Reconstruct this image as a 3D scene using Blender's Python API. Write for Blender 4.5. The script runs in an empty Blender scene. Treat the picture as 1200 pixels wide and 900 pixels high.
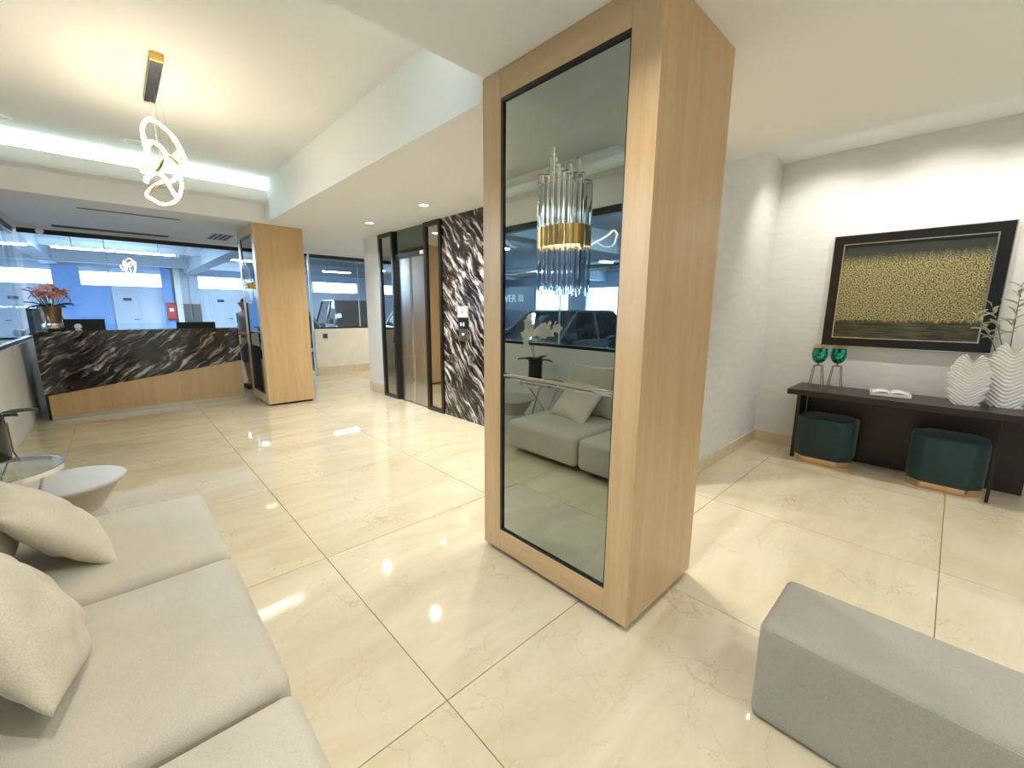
import bpy, bmesh, math, random
from mathutils import Vector, Matrix, Euler, noise

S = bpy.context.scene
COL = S.collection
PI = math.pi
random.seed(7)

# ------------------------------------------------------------------ camera, world, exposure
CAM_H = 1.4
F_PX, PITCH, ROLL, YAW = 486.75, 0.176333, 0.0071577, 0.756961
cd = bpy.data.cameras.new('camera')
cam = bpy.data.objects.new('camera', cd)
COL.objects.link(cam)
cd.sensor_fit = 'HORIZONTAL'
cd.sensor_width = 36.0
cd.lens = F_PX * 36.0 / 1200.0
cd.clip_start = 0.02
fw = Vector((math.sin(YAW) * math.cos(PITCH), math.cos(YAW) * math.cos(PITCH), -math.sin(PITCH)))
rt = Vector((math.cos(YAW), -math.sin(YAW), 0))
up = rt.cross(fw)
r2 = math.cos(ROLL) * rt + math.sin(ROLL) * up
u2 = -math.sin(ROLL) * rt + math.cos(ROLL) * up
M = Matrix((r2, u2, -fw)).transposed().to_4x4()
M.translation = Vector((0, 0, CAM_H))
cam.matrix_world = M
S.camera = cam

w = bpy.data.worlds.new('sky')
S.world = w
w.use_nodes = True
bg = w.node_tree.nodes['Background']
bg.inputs['Color'].default_value = (0.62, 0.80, 1.0, 1)
bg.inputs['Strength'].default_value = 12.0

S.view_settings.view_transform = 'Standard'
S.view_settings.look = 'None'
S.view_settings.gamma = 1.0
S.view_settings.use_curve_mapping = False
S.view_settings.exposure = 0.4

# ------------------------------------------------------------------ helpers
def link(o):
    COL.objects.link(o)
    return o

def tag(o, label=None, cat=None, group=None, kind=None):
    if label: o['label'] = label
    if cat: o['category'] = cat
    if group: o['group'] = group
    if kind: o['kind'] = kind
    return o

def thing(name, label, cat, loc=(0, 0, 0), rz=0.0, group=None):
    o = link(bpy.data.objects.new(name, None))
    o.empty_display_size = 0.05
    o.location = loc
    o.rotation_euler = (0, 0, rz)
    return tag(o, label, cat, group)

def copy_tree(o, parent=None):
    c = o.copy()
    COL.objects.link(c)
    c.parent = parent
    for ch in list(o.children):
        copy_tree(ch, c)
    return c

class MB:
    def __init__(s):
        s.bm = bmesh.new()
    def box(s, x0, x1, y0, y1, z0, z1, bev=0.0, seg=2):
        r = bmesh.ops.create_cube(s.bm, size=1.0)
        vs = r['verts']
        for v in vs:
            v.co = Vector(((x0 + x1) / 2 + v.co.x * (x1 - x0), (y0 + y1) / 2 + v.co.y * (y1 - y0), (z0 + z1) / 2 + v.co.z * (z1 - z0)))
        if bev > 0:
            es = list({e for v in vs for e in v.link_edges})
            bmesh.ops.bevel(s.bm, geom=es, offset=bev, segments=seg, affect='EDGES', profile=0.5)
        return s
    def prism(s, pts, axis, a0, a1, bev=0.0):
        # pts: 2D polygon; axis 'x': (y,z), 'y': (x,z), 'z': (x,y)
        def P(p, a):
            if axis == 'x': return Vector((a, p[0], p[1]))
            if axis == 'y': return Vector((p[0], a, p[1]))
            return Vector((p[0], p[1], a))
        A = [s.bm.verts.new(P(p, a0)) for p in pts]
        B = [s.bm.verts.new(P(p, a1)) for p in pts]
        n = len(pts)
        fs = [s.bm.faces.new(A), s.bm.faces.new(B[::-1])]
        for i in range(n):
            fs.append(s.bm.faces.new([A[i], B[i], B[(i + 1) % n], A[(i + 1) % n]]))
        bmesh.ops.recalc_face_normals(s.bm, faces=fs)
        if bev > 0:
            es = list({e for f in fs for e in f.edges})
            bmesh.ops.bevel(s.bm, geom=es, offset=bev, segments=2, affect='EDGES', profile=0.5)
        return s
    def cyl(s, p0, p1, r0, r1=None, seg=16, cap=True):
        p0 = Vector(p0); p1 = Vector(p1)
        r1 = r0 if r1 is None else r1
        d = (p1 - p0)
        q = d.to_track_quat('Z', 'Y')
        A = []; B = []
        for i in range(seg):
            a = 2 * PI * i / seg
            v = Vector((math.cos(a), math.sin(a), 0))
            A.append(s.bm.verts.new(p0 + q @ (v * r0)))
            B.append(s.bm.verts.new(p1 + q @ (v * r1)))
        for i in range(seg):
            s.bm.faces.new([A[i], A[(i + 1) % seg], B[(i + 1) % seg], B[i]])
        if cap:
            s.bm.faces.new(A[::-1]); s.bm.faces.new(B)
        return s
    def lathe(s, prof, c=(0, 0, 0), seg=32, cap=False):
        rings = []
        for (r, z) in prof:
            rings.append([s.bm.verts.new((c[0] + r * math.cos(2 * PI * i / seg), c[1] + r * math.sin(2 * PI * i / seg), c[2] + z)) for i in range(seg)])
        for a, b in zip(rings[:-1], rings[1:]):
            for i in range(seg):
                s.bm.faces.new([a[i], a[(i + 1) % seg], b[(i + 1) % seg], b[i]])
        if cap:
            s.bm.faces.new(rings[0][::-1]); s.bm.faces.new(rings[-1])
        return s
    def tube(s, pts, r, seg=8, closed=False, rect=None, rfun=None):
        pts = [Vector(p) for p in pts]
        n = len(pts)
        rings = []
        T = []
        for i in range(n):
            if closed:
                t = pts[(i + 1) % n] - pts[i - 1]
            else:
                t = pts[min(i + 1, n - 1)] - pts[max(i - 1, 0)]
            T.append(t.normalized())
        nrm = T[0].orthogonal().normalized()
        if abs(T[0].z) < 0.95:
            nrm = (Vector((0, 0, 1)) - T[0] * T[0].z).normalized()
        for i in range(n):
            nrm = (nrm - T[i] * nrm.dot(T[i]))
            if nrm.length < 1e-6: nrm = T[i].orthogonal()
            nrm.normalize()
            bn = T[i].cross(nrm)
            rr = r if rfun is None else r * rfun(i / max(1, n - 1))
            ring = []
            if rect:
                a, b = rect
                for (x, y) in ((-a, -b), (a, -b), (a, b), (-a, b)):
                    ring.append(s.bm.verts.new(pts[i] + nrm * x + bn * y))
            else:
                for k in range(seg):
                    an = 2 * PI * k / seg
                    ring.append(s.bm.verts.new(pts[i] + nrm * (math.cos(an) * rr) + bn * (math.sin(an) * rr)))
            rings.append(ring)
        m = len(rings[0])
        for i in range(n if closed else n - 1):
            a = rings[i]; b = rings[(i + 1) % n]
            for k in range(m):
                s.bm.faces.new([a[k], a[(k + 1) % m], b[(k + 1) % m], b[k]])
        if not closed:
            s.bm.faces.new(rings[0][::-1]); s.bm.faces.new(rings[-1])
        return s
    def grid(s, fn, nu, nv, cu=False):
        V = [[s.bm.verts.new(fn(i / (nu if cu else nu - 1), j / (nv - 1))) for i in range(nu)] for j in range(nv)]
        for j in range(nv - 1):
            for i in range(nu if cu else nu - 1):
                s.bm.faces.new([V[j][i], V[j][(i + 1) % nu], V[j + 1][(i + 1) % nu], V[j + 1][i]])
        return V
    def build(s, name, mat, parent=None, smooth=None, loc=None, rot=None, weld=0.0):
        if weld: bmesh.ops.remove_doubles(s.bm, verts=s.bm.verts, dist=weld)
        bmesh.ops.recalc_face_normals(s.bm, faces=s.bm.faces)
        me = bpy.data.meshes.new(name)
        s.bm.to_mesh(me); s.bm.free()
        if mat: me.materials.append(mat)
        if smooth is not None:
            me.shade_smooth()
            if smooth < 180: me.set_sharp_from_angle(angle=math.radians(smooth))
        o = link(bpy.data.objects.new(name, me))
        if parent: o.parent = parent
        if loc: o.location = loc
        if rot: o.rotation_euler = rot
        return o

def inst(src, name, parent=None, loc=None, rot=None, scale=None):
    o = link(bpy.data.objects.new(name, src.data))
    o.parent = parent
    if loc is not None: o.location = loc
    if rot is not None: o.rotation_euler = rot
    if scale is not None: o.scale = scale
    return o

def struct(mb, name, mat, parent=None, **k):
    o = mb.build(name, mat, parent, **k)
    if parent is None: o['kind'] = 'structure'
    return o

def axis_list(h, r, n):
    c = [h - r + r * math.tan(PI / 4 * i / 4) for i in range(5)]
    flat = [-(h - r) + 2 * (h - r) * i / n for i in range(1, n)]
    return [-x for x in c[::-1]] + flat + c

def rbox(sx, sy, sz, r, crown=0.0, n=6, bulge=0.0, lump=0.0, seed=0):
    """rounded block, base at z=0, centred in x/y"""
    mb = MB(); bm = mb.bm
    h = Vector((sx / 2, sy / 2, sz / 2))
    r = min(r, min(h) * 0.98)
    ax = [axis_list(h[i], r, n) for i in range(3)]
    def face(a, b, c, sign):
        A, B = ax[a], ax[b]
        V = []
        for v in B:
            row = []
            for u in A:
                p = Vector((0, 0, 0)); p[a] = u; p[b] = v; p[c] = sign * h[c]
                q = Vector([max(-(h[i] - r), min(h[i] - r, p[i])) for i in range(3)])
                d = p - q
                if d.length > 1e-9: p = q + d.normalized() * r
                uu = (p.x / h.x, p.y / h.y, p.z / h.z)
                if p.z > 0:
                    p.z += crown * max(0, 1 - uu[0] ** 2) * max(0, 1 - uu[1] ** 2) * min(1, p.z / (h.z - r * 0.5))
                    if lump:
                        p.z += lump * noise.noise(Vector((p.x * 3.1 + seed, p.y * 3.1, 0)))
                if bulge:
                    k = 1 - uu[2] ** 2
                    p.x += bulge * uu[0] * k; p.y += bulge * uu[1] * k
                p.z += h.z
                row.append(bm.verts.new(p))
            V.append(row)
        for j in range(len(B) - 1):
            for i in range(len(A) - 1):
                bm.faces.new([V[j][i], V[j][i + 1], V[j + 1][i + 1], V[j + 1][i]])
    for (a, b, c) in ((0, 1, 2), (1, 2, 0), (2, 0, 1)):
        face(a, b, c, 1); face(a, b, c, -1)
    bmesh.ops.remove_doubles(bm, verts=bm.verts, dist=1e-5)
    return mb

def pillow(sx, sy, th, seed=0, wr=0.006, n=24):
    """soft square cushion lying in local xy, thickness along z"""
    mb = MB()
    for sgn in (1, -1):
        def fn(u, v, sgn=sgn):
            a = u * 2 - 1; b = v * 2 - 1
            px = a * sx / 2 * (1 - 0.07 * (1 - a * a) * b * b * 0 - 0.06 * (1 - b * b) * abs(a) ** 3)
            py = b * sy / 2 * (1 - 0.06 * (1 - a * a) * abs(b) ** 3)
            k = max(0.0, (1 - a ** 2) * (1 - b ** 2))
            z = th / 2 * k ** 0.5
            wv = Vector((a * 2.2 + seed * 3.7, b * 2.2 - seed, sgn * 2.0))
            z += wr * k * noise.noise(wv) * 2.0
            # pull folds running to the corners
            z += wr * 0.9 * k * math.sin(9 * (a + b) + 3 * noise.noise(wv)) * (abs(a * b)) ** 0.6
            return Vector((px, py, sgn * z))
        mb.grid(fn, n, n)
    bmesh.ops.remove_doubles(mb.bm, verts=mb.bm.verts, dist=1e-5)
    return mb

# ------------------------------------------------------------------ materials
MATS = {}
def nt(name):
    m = bpy.data.materials.new(name); m.use_nodes = True
    N = m.node_tree.nodes; L = m.node_tree.links
    return m, N, L, N['Principled BSDF']

def pbsdf(name, col, rough=0.5, metal=0.0, spec=0.5, emis=None, es=0.0, var=0.0, vscale=8.0, bump=0.0, bscale=60.0, coat=0.0, sheen=0.0, trans=0.0, ior=1.5, stretch=None):
    m, N, L, b = nt(name)
    b.inputs['Base Color'].default_value = (*col, 1)
    b.inputs['Roughness'].default_value = rough
    b.inputs['Metallic'].default_value = metal
    b.inputs['Specular IOR Level'].default_value = spec
    b.inputs['IOR'].default_value = ior
    if coat: b.inputs['Coat Weight'].default_value = coat; b.inputs['Coat Roughness'].default_value = 0.05
    if sheen: b.inputs['Sheen Weight'].default_value = sheen; b.inputs['Sheen Roughness'].default_value = 0.4
    if trans: b.inputs['Transmission Weight'].default_value = trans
    if emis: b.inputs['Emission Color'].default_value = (*emis, 1); b.inputs['Emission Strength'].default_value = es
    if var or bump:
        tc = N.new('ShaderNodeTexCoord'); mp = N.new('ShaderNodeMapping')
        L.new(tc.outputs['Object'], mp.inputs['Vector'])
        if stretch: mp.inputs['Scale'].default_value = stretch
    if var:
        n = N.new('ShaderNodeTexNoise'); n.inputs['Scale'].default_value = vscale; n.inputs['Detail'].default_value = 5
        L.new(mp.outputs[0], n.inputs['Vector'])
        r = N.new('ShaderNodeValToRGB')
        r.color_ramp.elements[0].position = 0.3; r.color_ramp.elements[1].position = 0.7
        r.color_ramp.elements[0].color = (*[c * (1 - var) for c in col], 1)
        r.color_ramp.elements[1].color = (*[min(1, c * (1 + var * 0.6)) for c in col], 1)
        L.new(n.outputs['Fac'], r.inputs['Fac']); L.new(r.outputs['Color'], b.inputs['Base Color'])
    if bump:
        n2 = N.new('ShaderNodeTexNoise'); n2.inputs['Scale'].default_value = bscale; n2.inputs['Detail'].default_value = 3
        L.new(mp.outputs[0], n2.inputs['Vector'])
        bp = N.new('ShaderNodeBump'); bp.inputs['Strength'].default_value = bump; bp.inputs['Distance'].default_value = 0.004
        L.new(n2.outputs['Fac'], bp.inputs['Height']); L.new(bp.outputs['Normal'], b.inputs['Normal'])
    return m

def emit(name, col, st):
    m = bpy.data.materials.new(name); m.use_nodes = True
    N = m.node_tree.nodes; L = m.node_tree.links
    N.remove(N['Principled BSDF'])
    e = N.new('ShaderNodeEmission'); e.inputs['Color'].default_value = (*col, 1); e.inputs['Strength'].default_value = st
    L.new(e.outputs[0], N['Material Output'].inputs['Surface'])
    return m

def thin_glass(name, tint, refl=0.6, rough=0.0):
    m = bpy.data.materials.new(name); m.use_nodes = True
    N = m.node_tree.nodes; L = m.node_tree.links
    N.remove(N['Principled BSDF'])
    t = N.new('ShaderNodeBsdfTransparent'); t.inputs['Color'].default_value = (*tint, 1)
    g = N.new('ShaderNodeBsdfGlossy'); g.inputs['Roughness'].default_value = rough
    lw_ = N.new('ShaderNodeLayerWeight'); lw_.inputs['Blend'].default_value = 0.5
    p5 = N.new('ShaderNodeMath'); p5.operation = 'POWER'; p5.inputs[1].default_value = 5.0
    L.new(lw_.outputs['Facing'], p5.inputs[0])
    fr = N.new('ShaderNodeMath'); fr.operation = 'MULTIPLY_ADD'; fr.inputs[1].default_value = 0.96; fr.inputs[2].default_value = 0.04
    L.new(p5.outputs[0], fr.inputs[0])
    mu = N.new('ShaderNodeMath'); mu.operation = 'MULTIPLY'; mu.use_clamp = True; mu.inputs[1].default_value = refl
    L.new(fr.outputs[0], mu.inputs[0])
    mx = N.new('ShaderNodeMixShader')
    L.new(mu.outputs[0], mx.inputs['Fac']); L.new(t.outputs[0], mx.inputs[1]); L.new(g.outputs[0], mx.inputs[2])
    L.new(mx.outputs[0], N['Material Output'].inputs['Surface'])
    return m

def wood(name, c0, c1, c2, rough=0.35, along='z', fine=1.0):
    m, N, L, b = nt(name)
    tc = N.new('ShaderNodeTexCoord'); mp = N.new('ShaderNodeMapping')
    oi = N.new('ShaderNodeObjectInfo')
    ad = N.new('ShaderNodeVectorMath'); ad.operation = 'ADD'
    L.new(tc.outputs['Object'], ad.inputs[0]); L.new(oi.outputs['Random'], ad.inputs[1])
    L.new(ad.outputs[0], mp.inputs['Vector'])
    k = {'z': (14, 14, 0.9), 'y': (14, 0.9, 14), 'x': (0.9, 14, 14)}[along]
    mp.inputs['Scale'].default_value = [v * fine for v in k]
    n1 = N.new('ShaderNodeTexNoise'); n1.inputs['Scale'].default_value = 1.0; n1.inputs['Detail'].default_value = 8; n1.inputs['Distortion'].default_value = 0.6
    n2 = N.new('ShaderNodeTexNoise'); n2.inputs['Scale'].default_value = 9.0; n2.inputs['Detail'].default_value = 4
    L.new(mp.outputs[0], n1.inputs['Vector']); L.new(mp.outputs[0], n2.inputs['Vector'])
    r = N.new('ShaderNodeValToRGB')
    e = r.color_ramp.elements
    e[0].position = 0.25; e[0].color = (*c0, 1); e[1].position = 0.75; e[1].color = (*c2, 1)
    x = e.new(0.5); x.color = (*c1, 1)
    mxx = N.new('ShaderNodeMix'); mxx.data_type = 'FLOAT'; mxx.inputs[0].default_value = 0.35
    L.new(n1.outputs['Fac'], mxx.inputs[2]); L.new(n2.outputs['Fac'], mxx.inputs[3])
    L.new(mxx.outputs[0], r.inputs['Fac']); L.new(r.outputs['Color'], b.inputs['Base Color'])
    b.inputs['Roughness'].default_value = rough
    bp = N.new('ShaderNodeBump'); bp.inputs['Strength'].default_value = 0.15; bp.inputs['Distance'].default_value = 0.002
    L.new(n2.outputs['Fac'], bp.inputs['Height']); L.new(bp.outputs['Normal'], b.inputs['Normal'])
    return m

def dark_marble(name, rot, scale, lo=0.50, hi=0.66, bright=0.72):
    m, N, L, b = nt(name)
    tc = N.new('ShaderNodeTexCoord')
    m1 = N.new('ShaderNodeMapping'); m1.inputs['Rotation'].default_value = rot
    m2 = N.new('ShaderNodeMapping'); m2.inputs['Scale'].default_value = scale
    L.new(tc.outputs['Object'], m1.inputs['Vector'])
    nd = N.new('ShaderNodeTexNoise'); nd.inputs['Scale'].default_value = 2.3; nd.inputs['Detail'].default_value = 4
    L.new(m1.outputs[0], nd.inputs['Vector'])
    vs = N.new('ShaderNodeVectorMath'); vs.operation = 'SCALE'; vs.inputs['Scale'].default_value = 0.24
    L.new(nd.outputs['Color'], vs.inputs[0])
    va = N.new('ShaderNodeVectorMath'); va.operation = 'ADD'
    L.new(m1.outputs[0], va.inputs[0]); L.new(vs.outputs[0], va.inputs[1]); L.new(va.outputs[0], m2.inputs['Vector'])
    n = N.new('ShaderNodeTexNoise'); n.inputs['Scale'].default_value = 1.0; n.inputs['Detail'].default_value = 9; n.inputs['Roughness'].default_value = 0.62; n.inputs['Distortion'].default_value = 0.5
    L.new(m2.outputs[0], n.inputs['Vector'])
    r = N.new('ShaderNodeValToRGB'); e = r.color_ramp.elements
    e[0].position = lo - 0.12; e[0].color = (0.006, 0.0055, 0.006, 1)
    e[1].position = hi + 0.1; e[1].color = (bright, bright * 0.97, bright * 0.93, 1)
    a = e.new(lo); a.color = (0.022, 0.018, 0.017, 1)
    a = e.new((lo + hi) / 2); a.color = (0.10, 0.085, 0.078, 1)
    a = e.new(hi); a.color = (0.36, 0.33, 0.31, 1)
    L.new(n.outputs['Fac'], r.inputs['Fac']); L.new(r.outputs['Color'], b.inputs['Base Color'])
    b.inputs['Roughness'].default_value = 0.06
    return m

def floor_marble():
    m, N, L, b = nt('cream_marble')
    tc = N.new('ShaderNodeTexCoord'); oi = N.new('ShaderNodeObjectInfo')
    mu = N.new('ShaderNodeVectorMath'); mu.operation = 'SCALE'; mu.inputs['Scale'].default_value = 37.0
    cx = N.new('ShaderNodeCombineXYZ')
    L.new(oi.outputs['Random'], cx.inputs[0]); L.new(oi.outputs['Random'], cx.inputs[2])
    L.new(cx.outputs[0], mu.inputs[0])
    ad = N.new('ShaderNodeVectorMath'); ad.operation = 'ADD'
    L.new(tc.outputs['Object'], ad.inputs[0]); L.new(mu.outputs[0], ad.inputs[1])
    nd = N.new('ShaderNodeTexNoise'); nd.inputs['Scale'].default_value = 3.2; nd.inputs['Detail'].default_value = 7; nd.inputs['Roughness'].default_value = 0.6
    L.new(ad.outputs[0], nd.inputs['Vector'])
    sc = N.new('ShaderNodeVectorMath'); sc.operation = 'SCALE'; sc.inputs['Scale'].default_value = 0.38
    L.new(nd.outputs['Color'], sc.inputs[0])
    a2 = N.new('ShaderNodeVectorMath'); a2.operation = 'ADD'
    L.new(ad.outputs[0], a2.inputs[0]); L.new(sc.outputs[0], a2.inputs[1])
    def crack(scale, width):
        v = N.new('ShaderNodeTexVoronoi'); v.feature = 'DISTANCE_TO_EDGE'; v.inputs['Scale'].default_value = scale
        L.new(a2.outputs[0], v.inputs['Vector'])
        rr = N.new('ShaderNodeMapRange'); rr.inputs['From Min'].default_value = 0.0; rr.inputs['From Max'].default_value = width
        rr.inputs['To Min'].default_value = 1.0; rr.inputs['To Max'].default_value = 0.0
        L.new(v.outputs['Distance'], rr.inputs['Value'])
        return rr
    c1 = crack(2.2, 0.010); c2 = crack(5.0, 0.013)
    mk = N.new('ShaderNodeTexNoise'); mk.inputs['Scale'].default_value = 2.4; mk.inputs['Detail'].default_value = 3
    L.new(ad.outputs[0], mk.inputs['Vector'])
    mr = N.new('ShaderNodeMapRange'); mr.inputs['From Min'].default_value = 0.46; mr.inputs['From Max'].default_value = 0.68
    L.new(mk.outputs['Fac'], mr.inputs['Value'])
    mxv = N.new('ShaderNodeMath'); mxv.operation = 'MAXIMUM'
    L.new(c1.outputs[0], mxv.inputs[0]); L.new(c2.outputs[0], mxv.inputs[1])
    ml = N.new('ShaderNodeMath'); ml.operation = 'MULTIPLY'
    L.new(mxv.outputs[0], ml.inputs[0]); L.new(mr.outputs[0], ml.inputs[1])
    m6 = N.new('ShaderNodeMath'); m6.operation = 'MULTIPLY'; m6.inputs[1].default_value = 0.55
    L.new(ml.outputs[0], m6.inputs[0])
    cl = N.new('ShaderNodeTexNoise'); cl.inputs['Scale'].default_value = 2.0; cl.inputs['Detail'].default_value = 8; cl.inputs['Roughness'].default_value = 0.62; cl.inputs['Distortion'].default_value = 0.8
    mp = N.new('ShaderNodeMapping'); mp.inputs['Scale'].default_value = (0.7, 2.2, 1); mp.inputs['Rotation'].default_value = (0, 0, 0.5)
    L.new(ad.outputs[0], mp.inputs['Vector']); L.new(mp.outputs[0], cl.inputs['Vector'])
    r = N.new('ShaderNodeValToRGB'); e = r.color_ramp.elements
    e[0].position = 0.3; e[0].color = (0.60, 0.505, 0.335, 1); e[1].position = 0.7; e[1].color = (0.71, 0.635, 0.465, 1)
    x = e.new(0.5); x.color = (0.66, 0.575, 0.405, 1)
    L.new(cl.outputs['Fac'], r.inputs['Fac'])
    mx = N.new('ShaderNodeMix'); mx.data_type = 'RGBA'
    L.new(m6.outputs[0], mx.inputs[0]); L.new(r.outputs['Color'], mx.inputs[6]); mx.inputs[7].default_value = (0.30, 0.19, 0.10, 1)
    L.new(mx.outputs[2], b.inputs['Base Color'])
    b.inputs['Roughness'].default_value = 0.04
    b.inputs['Specular IOR Level'].default_value = 0.75
    return m

def fabric(name, col, scale=420.0, bump=0.5, rough=0.9):
    m, N, L, b = nt(name)
    tc = N.new('ShaderNodeTexCoord')
    w1 = N.new('ShaderNodeTexNoise'); w1.inputs['Scale'].default_value = scale; w1.inputs['Detail'].default_value = 2
    L.new(tc.outputs['Object'], w1.inputs['Vector'])
    w2 = N.new('ShaderNodeTexNoise'); w2.inputs['Scale'].default_value = 5; w2.inputs['Detail'].default_value = 4
    L.new(tc.outputs['Object'], w2.inputs['Vector'])
    r = N.new('ShaderNodeValToRGB'); e = r.color_ramp.elements
    e[0].position = 0.3; e[0].color = (*[c * 0.80 for c in col], 1); e[1].position = 0.7; e[1].color = (*[min(1, c * 1.12) for c in col], 1)
    mixf = N.new('ShaderNodeMix'); mixf.data_type = 'FLOAT'; mixf.inputs[0].default_value = 0.3
    L.new(w1.outputs['Fac'], mixf.inputs[2]); L.new(w2.outputs['Fac'], mixf.inputs[3])
    L.new(mixf.outputs[0], r.inputs['Fac']); L.new(r.outputs['Color'], b.inputs['Base Color'])
    bp = N.new('ShaderNodeBump'); bp.inputs['Strength'].default_value = bump; bp.inputs['Distance'].default_value = 0.0015
    L.new(w1.outputs['Fac'], bp.inputs['Height']); L.new(bp.outputs['Normal'], b.inputs['Normal'])
    b.inputs['Roughness'].default_value = rough
    b.inputs['Sheen Weight'].default_value = 0.25
    b.inputs['Specular IOR Level'].default_value = 0.2
    return m

def painting_mat(z0, z1):
    m, N, L, b = nt('painted_canvas')
    tc = N.new('ShaderNodeTexCoord'); sp = N.new('ShaderNodeSeparateXYZ')
    L.new(tc.outputs['Object'], sp.inputs[0])
    no = N.new('ShaderNodeTexNoise'); no.inputs['Scale'].default_value = 30
    mp = N.new('ShaderNodeMapping'); mp.inputs['Scale'].default_value = (1, 1, 0.15)
    L.new(tc.outputs['Object'], mp.inputs['Vector']); L.new(mp.outputs[0], no.inputs['Vector'])
    h = N.new('ShaderNodeMapRange'); h.inputs['From Min'].default_value = z0; h.inputs['From Max'].default_value = z1
    L.new(sp.outputs['Z'], h.inputs['Value'])
    nz = N.new('ShaderNodeMath'); nz.operation = 'MULTIPLY_ADD'; nz.inputs[1].default_value = 0.09; 
    L.new(no.outputs['Fac'], nz.inputs[0]); L.new(h.outputs[0], nz.inputs[2])
    v = N.new('ShaderNodeTexVoronoi'); v.inputs['Scale'].default_value = 62; v.inputs['Randomness'].default_value = 1
    L.new(tc.outputs['Object'], v.inputs['Vector'])
    v2 = N.new('ShaderNodeTexNoise'); v2.inputs['Scale'].default_value = 105; v2.inputs['Detail'].default_value = 2
    L.new(tc.outputs['Object'], v2.inputs['Vector'])
    rs = N.new('ShaderNodeValToRGB'); e = rs.color_ramp.elements
    e[0].position = 0.40; e[0].color = (0.045, 0.045, 0.022, 1); e[1].position = 0.60; e[1].color = (0.46, 0.41, 0.19, 1)
    L.new(v2.outputs['Fac'], rs.inputs['Fac'])
    top = N.new('ShaderNodeRGB'); top.outputs[0].default_value = (0.030, 0.038, 0.030, 1)
    botn = N.new('ShaderNodeTexNoise'); botn.inputs['Scale'].default_value = 12; botn.inputs['Detail'].default_value = 4
    mpb = N.new('ShaderNodeMapping'); mpb.inputs['Scale'].default_value = (1, 0.6, 9)
    L.new(tc.outputs['Object'], mpb.inputs['Vector']); L.new(mpb.outputs[0], botn.inputs['Vector'])
    rb = N.new('ShaderNodeValToRGB'); rb.color_ramp.elements[0].position = 0.35; rb.color_ramp.elements[1].position = 0.75
    rb.color_ramp.elements[0].color = (0.012, 0.014, 0.010, 1); rb.color_ramp.elements[1].color = (0.13, 0.13, 0.075, 1)
    L.new(botn.outputs['Fac'], rb.inputs['Fac'])
    fb = N.new('ShaderNodeMapRange'); fb.inputs['From Min'].default_value = 0.225; fb.inputs['From Max'].default_value = 0.245
    L.new(nz.outputs[0], fb.inputs['Value'])
    ft = N.new('ShaderNodeMapRange'); ft.inputs['From Min'].default_value = 0.82; ft.inputs['From Max'].default_value = 0.93
    L.new(nz.outputs[0], ft.inputs['Value'])
    m1 = N.new('ShaderNodeMix'); m1.data_type = 'RGBA'
    L.new(fb.outputs[0], m1.inputs[0]); L.new(rb.outputs['Color'], m1.inputs[6]); L.new(rs.outputs['Color'], m1.inputs[7])
    m2 = N.new('ShaderNodeMix'); m2.data_type = 'RGBA'
    L.new(ft.outputs[0], m2.inputs[0]); L.new(m1.outputs[2], m2.inputs[6]); L.new(top.outputs[0], m2.inputs[7])
    L.new(m2.outputs[2], b.inputs['Base Color'])
    b.inputs['Roughness'].default_value = 0.4
    return m

def brushed(name, col, rough=0.25, along=(60, 60, 1.0)):
    m, N, L, b = nt(name)
    tc = N.new('ShaderNodeTexCoord'); mp = N.new('ShaderNodeMapping'); mp.inputs['Scale'].default_value = along
    L.new(tc.outputs['Object'], mp.inputs['Vector'])
    n = N.new('ShaderNodeTexNoise'); n.inputs['Scale'].default_value = 4; n.inputs['Detail'].default_value = 4
    L.new(mp.outputs[0], n.inputs['Vector'])
    r = N.new('ShaderNodeMapRange'); r.inputs['To Min'].default_value = rough * 0.7; r.inputs['To Max'].default_value = rough * 1.4
    L.new(n.outputs['Fac'], r.inputs['Value']); L.new(r.outputs[0], b.inputs['Roughness'])
    b.inputs['Base Color'].default_value = (*col, 1); b.inputs['Metallic'].default_value = 1.0
    return m

WALL = pbsdf('white_wall', (0.79, 0.80, 0.79), 0.75, bump=0.05, bscale=40)
CEIL = pbsdf('ceiling_paint', (0.82, 0.84, 0.84), 0.8)
PAPER = pbsdf('niche_wallpaper', (0.74, 0.745, 0.735), 0.7, var=0.05, vscale=6, bump=0.5, bscale=30, stretch=(1, 1, 4))
CREAMW = pbsdf('cream_stone', (0.80, 0.74, 0.60), 0.25, var=0.06, vscale=5)
BASEST = pbsdf('skirting_stone', (0.70, 0.58, 0.40), 0.2, var=0.1, vscale=8)
GROUT = pbsdf('grout', (0.42, 0.31, 0.18), 0.8, var=0.1, vscale=20)
TILE = floor_marble()
OAK = wood('oak_veneer', (0.48, 0.315, 0.155), (0.575, 0.39, 0.20), (0.655, 0.46, 0.255), 0.32)
OAKH = wood('oak_veneer_across', (0.48, 0.315, 0.155), (0.575, 0.39, 0.20), (0.655, 0.46, 0.255), 0.32, along='y')
WENGE = wood('dark_wenge', (0.009, 0.006, 0.005), (0.017, 0.011, 0.009), (0.034, 0.023, 0.018), 0.35, along='y')
MARB_W = dark_marble('dark_marble_wall', (math.radians(-47), 0, 0), (3.0, 3.6, 19.0), 0.46, 0.575, 0.85)
MARB_D = dark_marble('dark_marble_desk', (0, math.radians(38), 0), (3.4, 3.0, 21.0), 0.51, 0.62, 0.6)
BLACK = pbsdf('black_metal', (0.008, 0.008, 0.009), 0.3)
BLACKM = pbsdf('matt_black', (0.012, 0.012, 0.013), 0.6)
MIRROR = pbsdf('smoked_mirror', (0.39, 0.435, 0.415), 0.012, metal=1.0)
DMIRROR = pbsdf('grey_mirror', (0.50, 0.47, 0.42), 0.02, metal=1.0)
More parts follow.
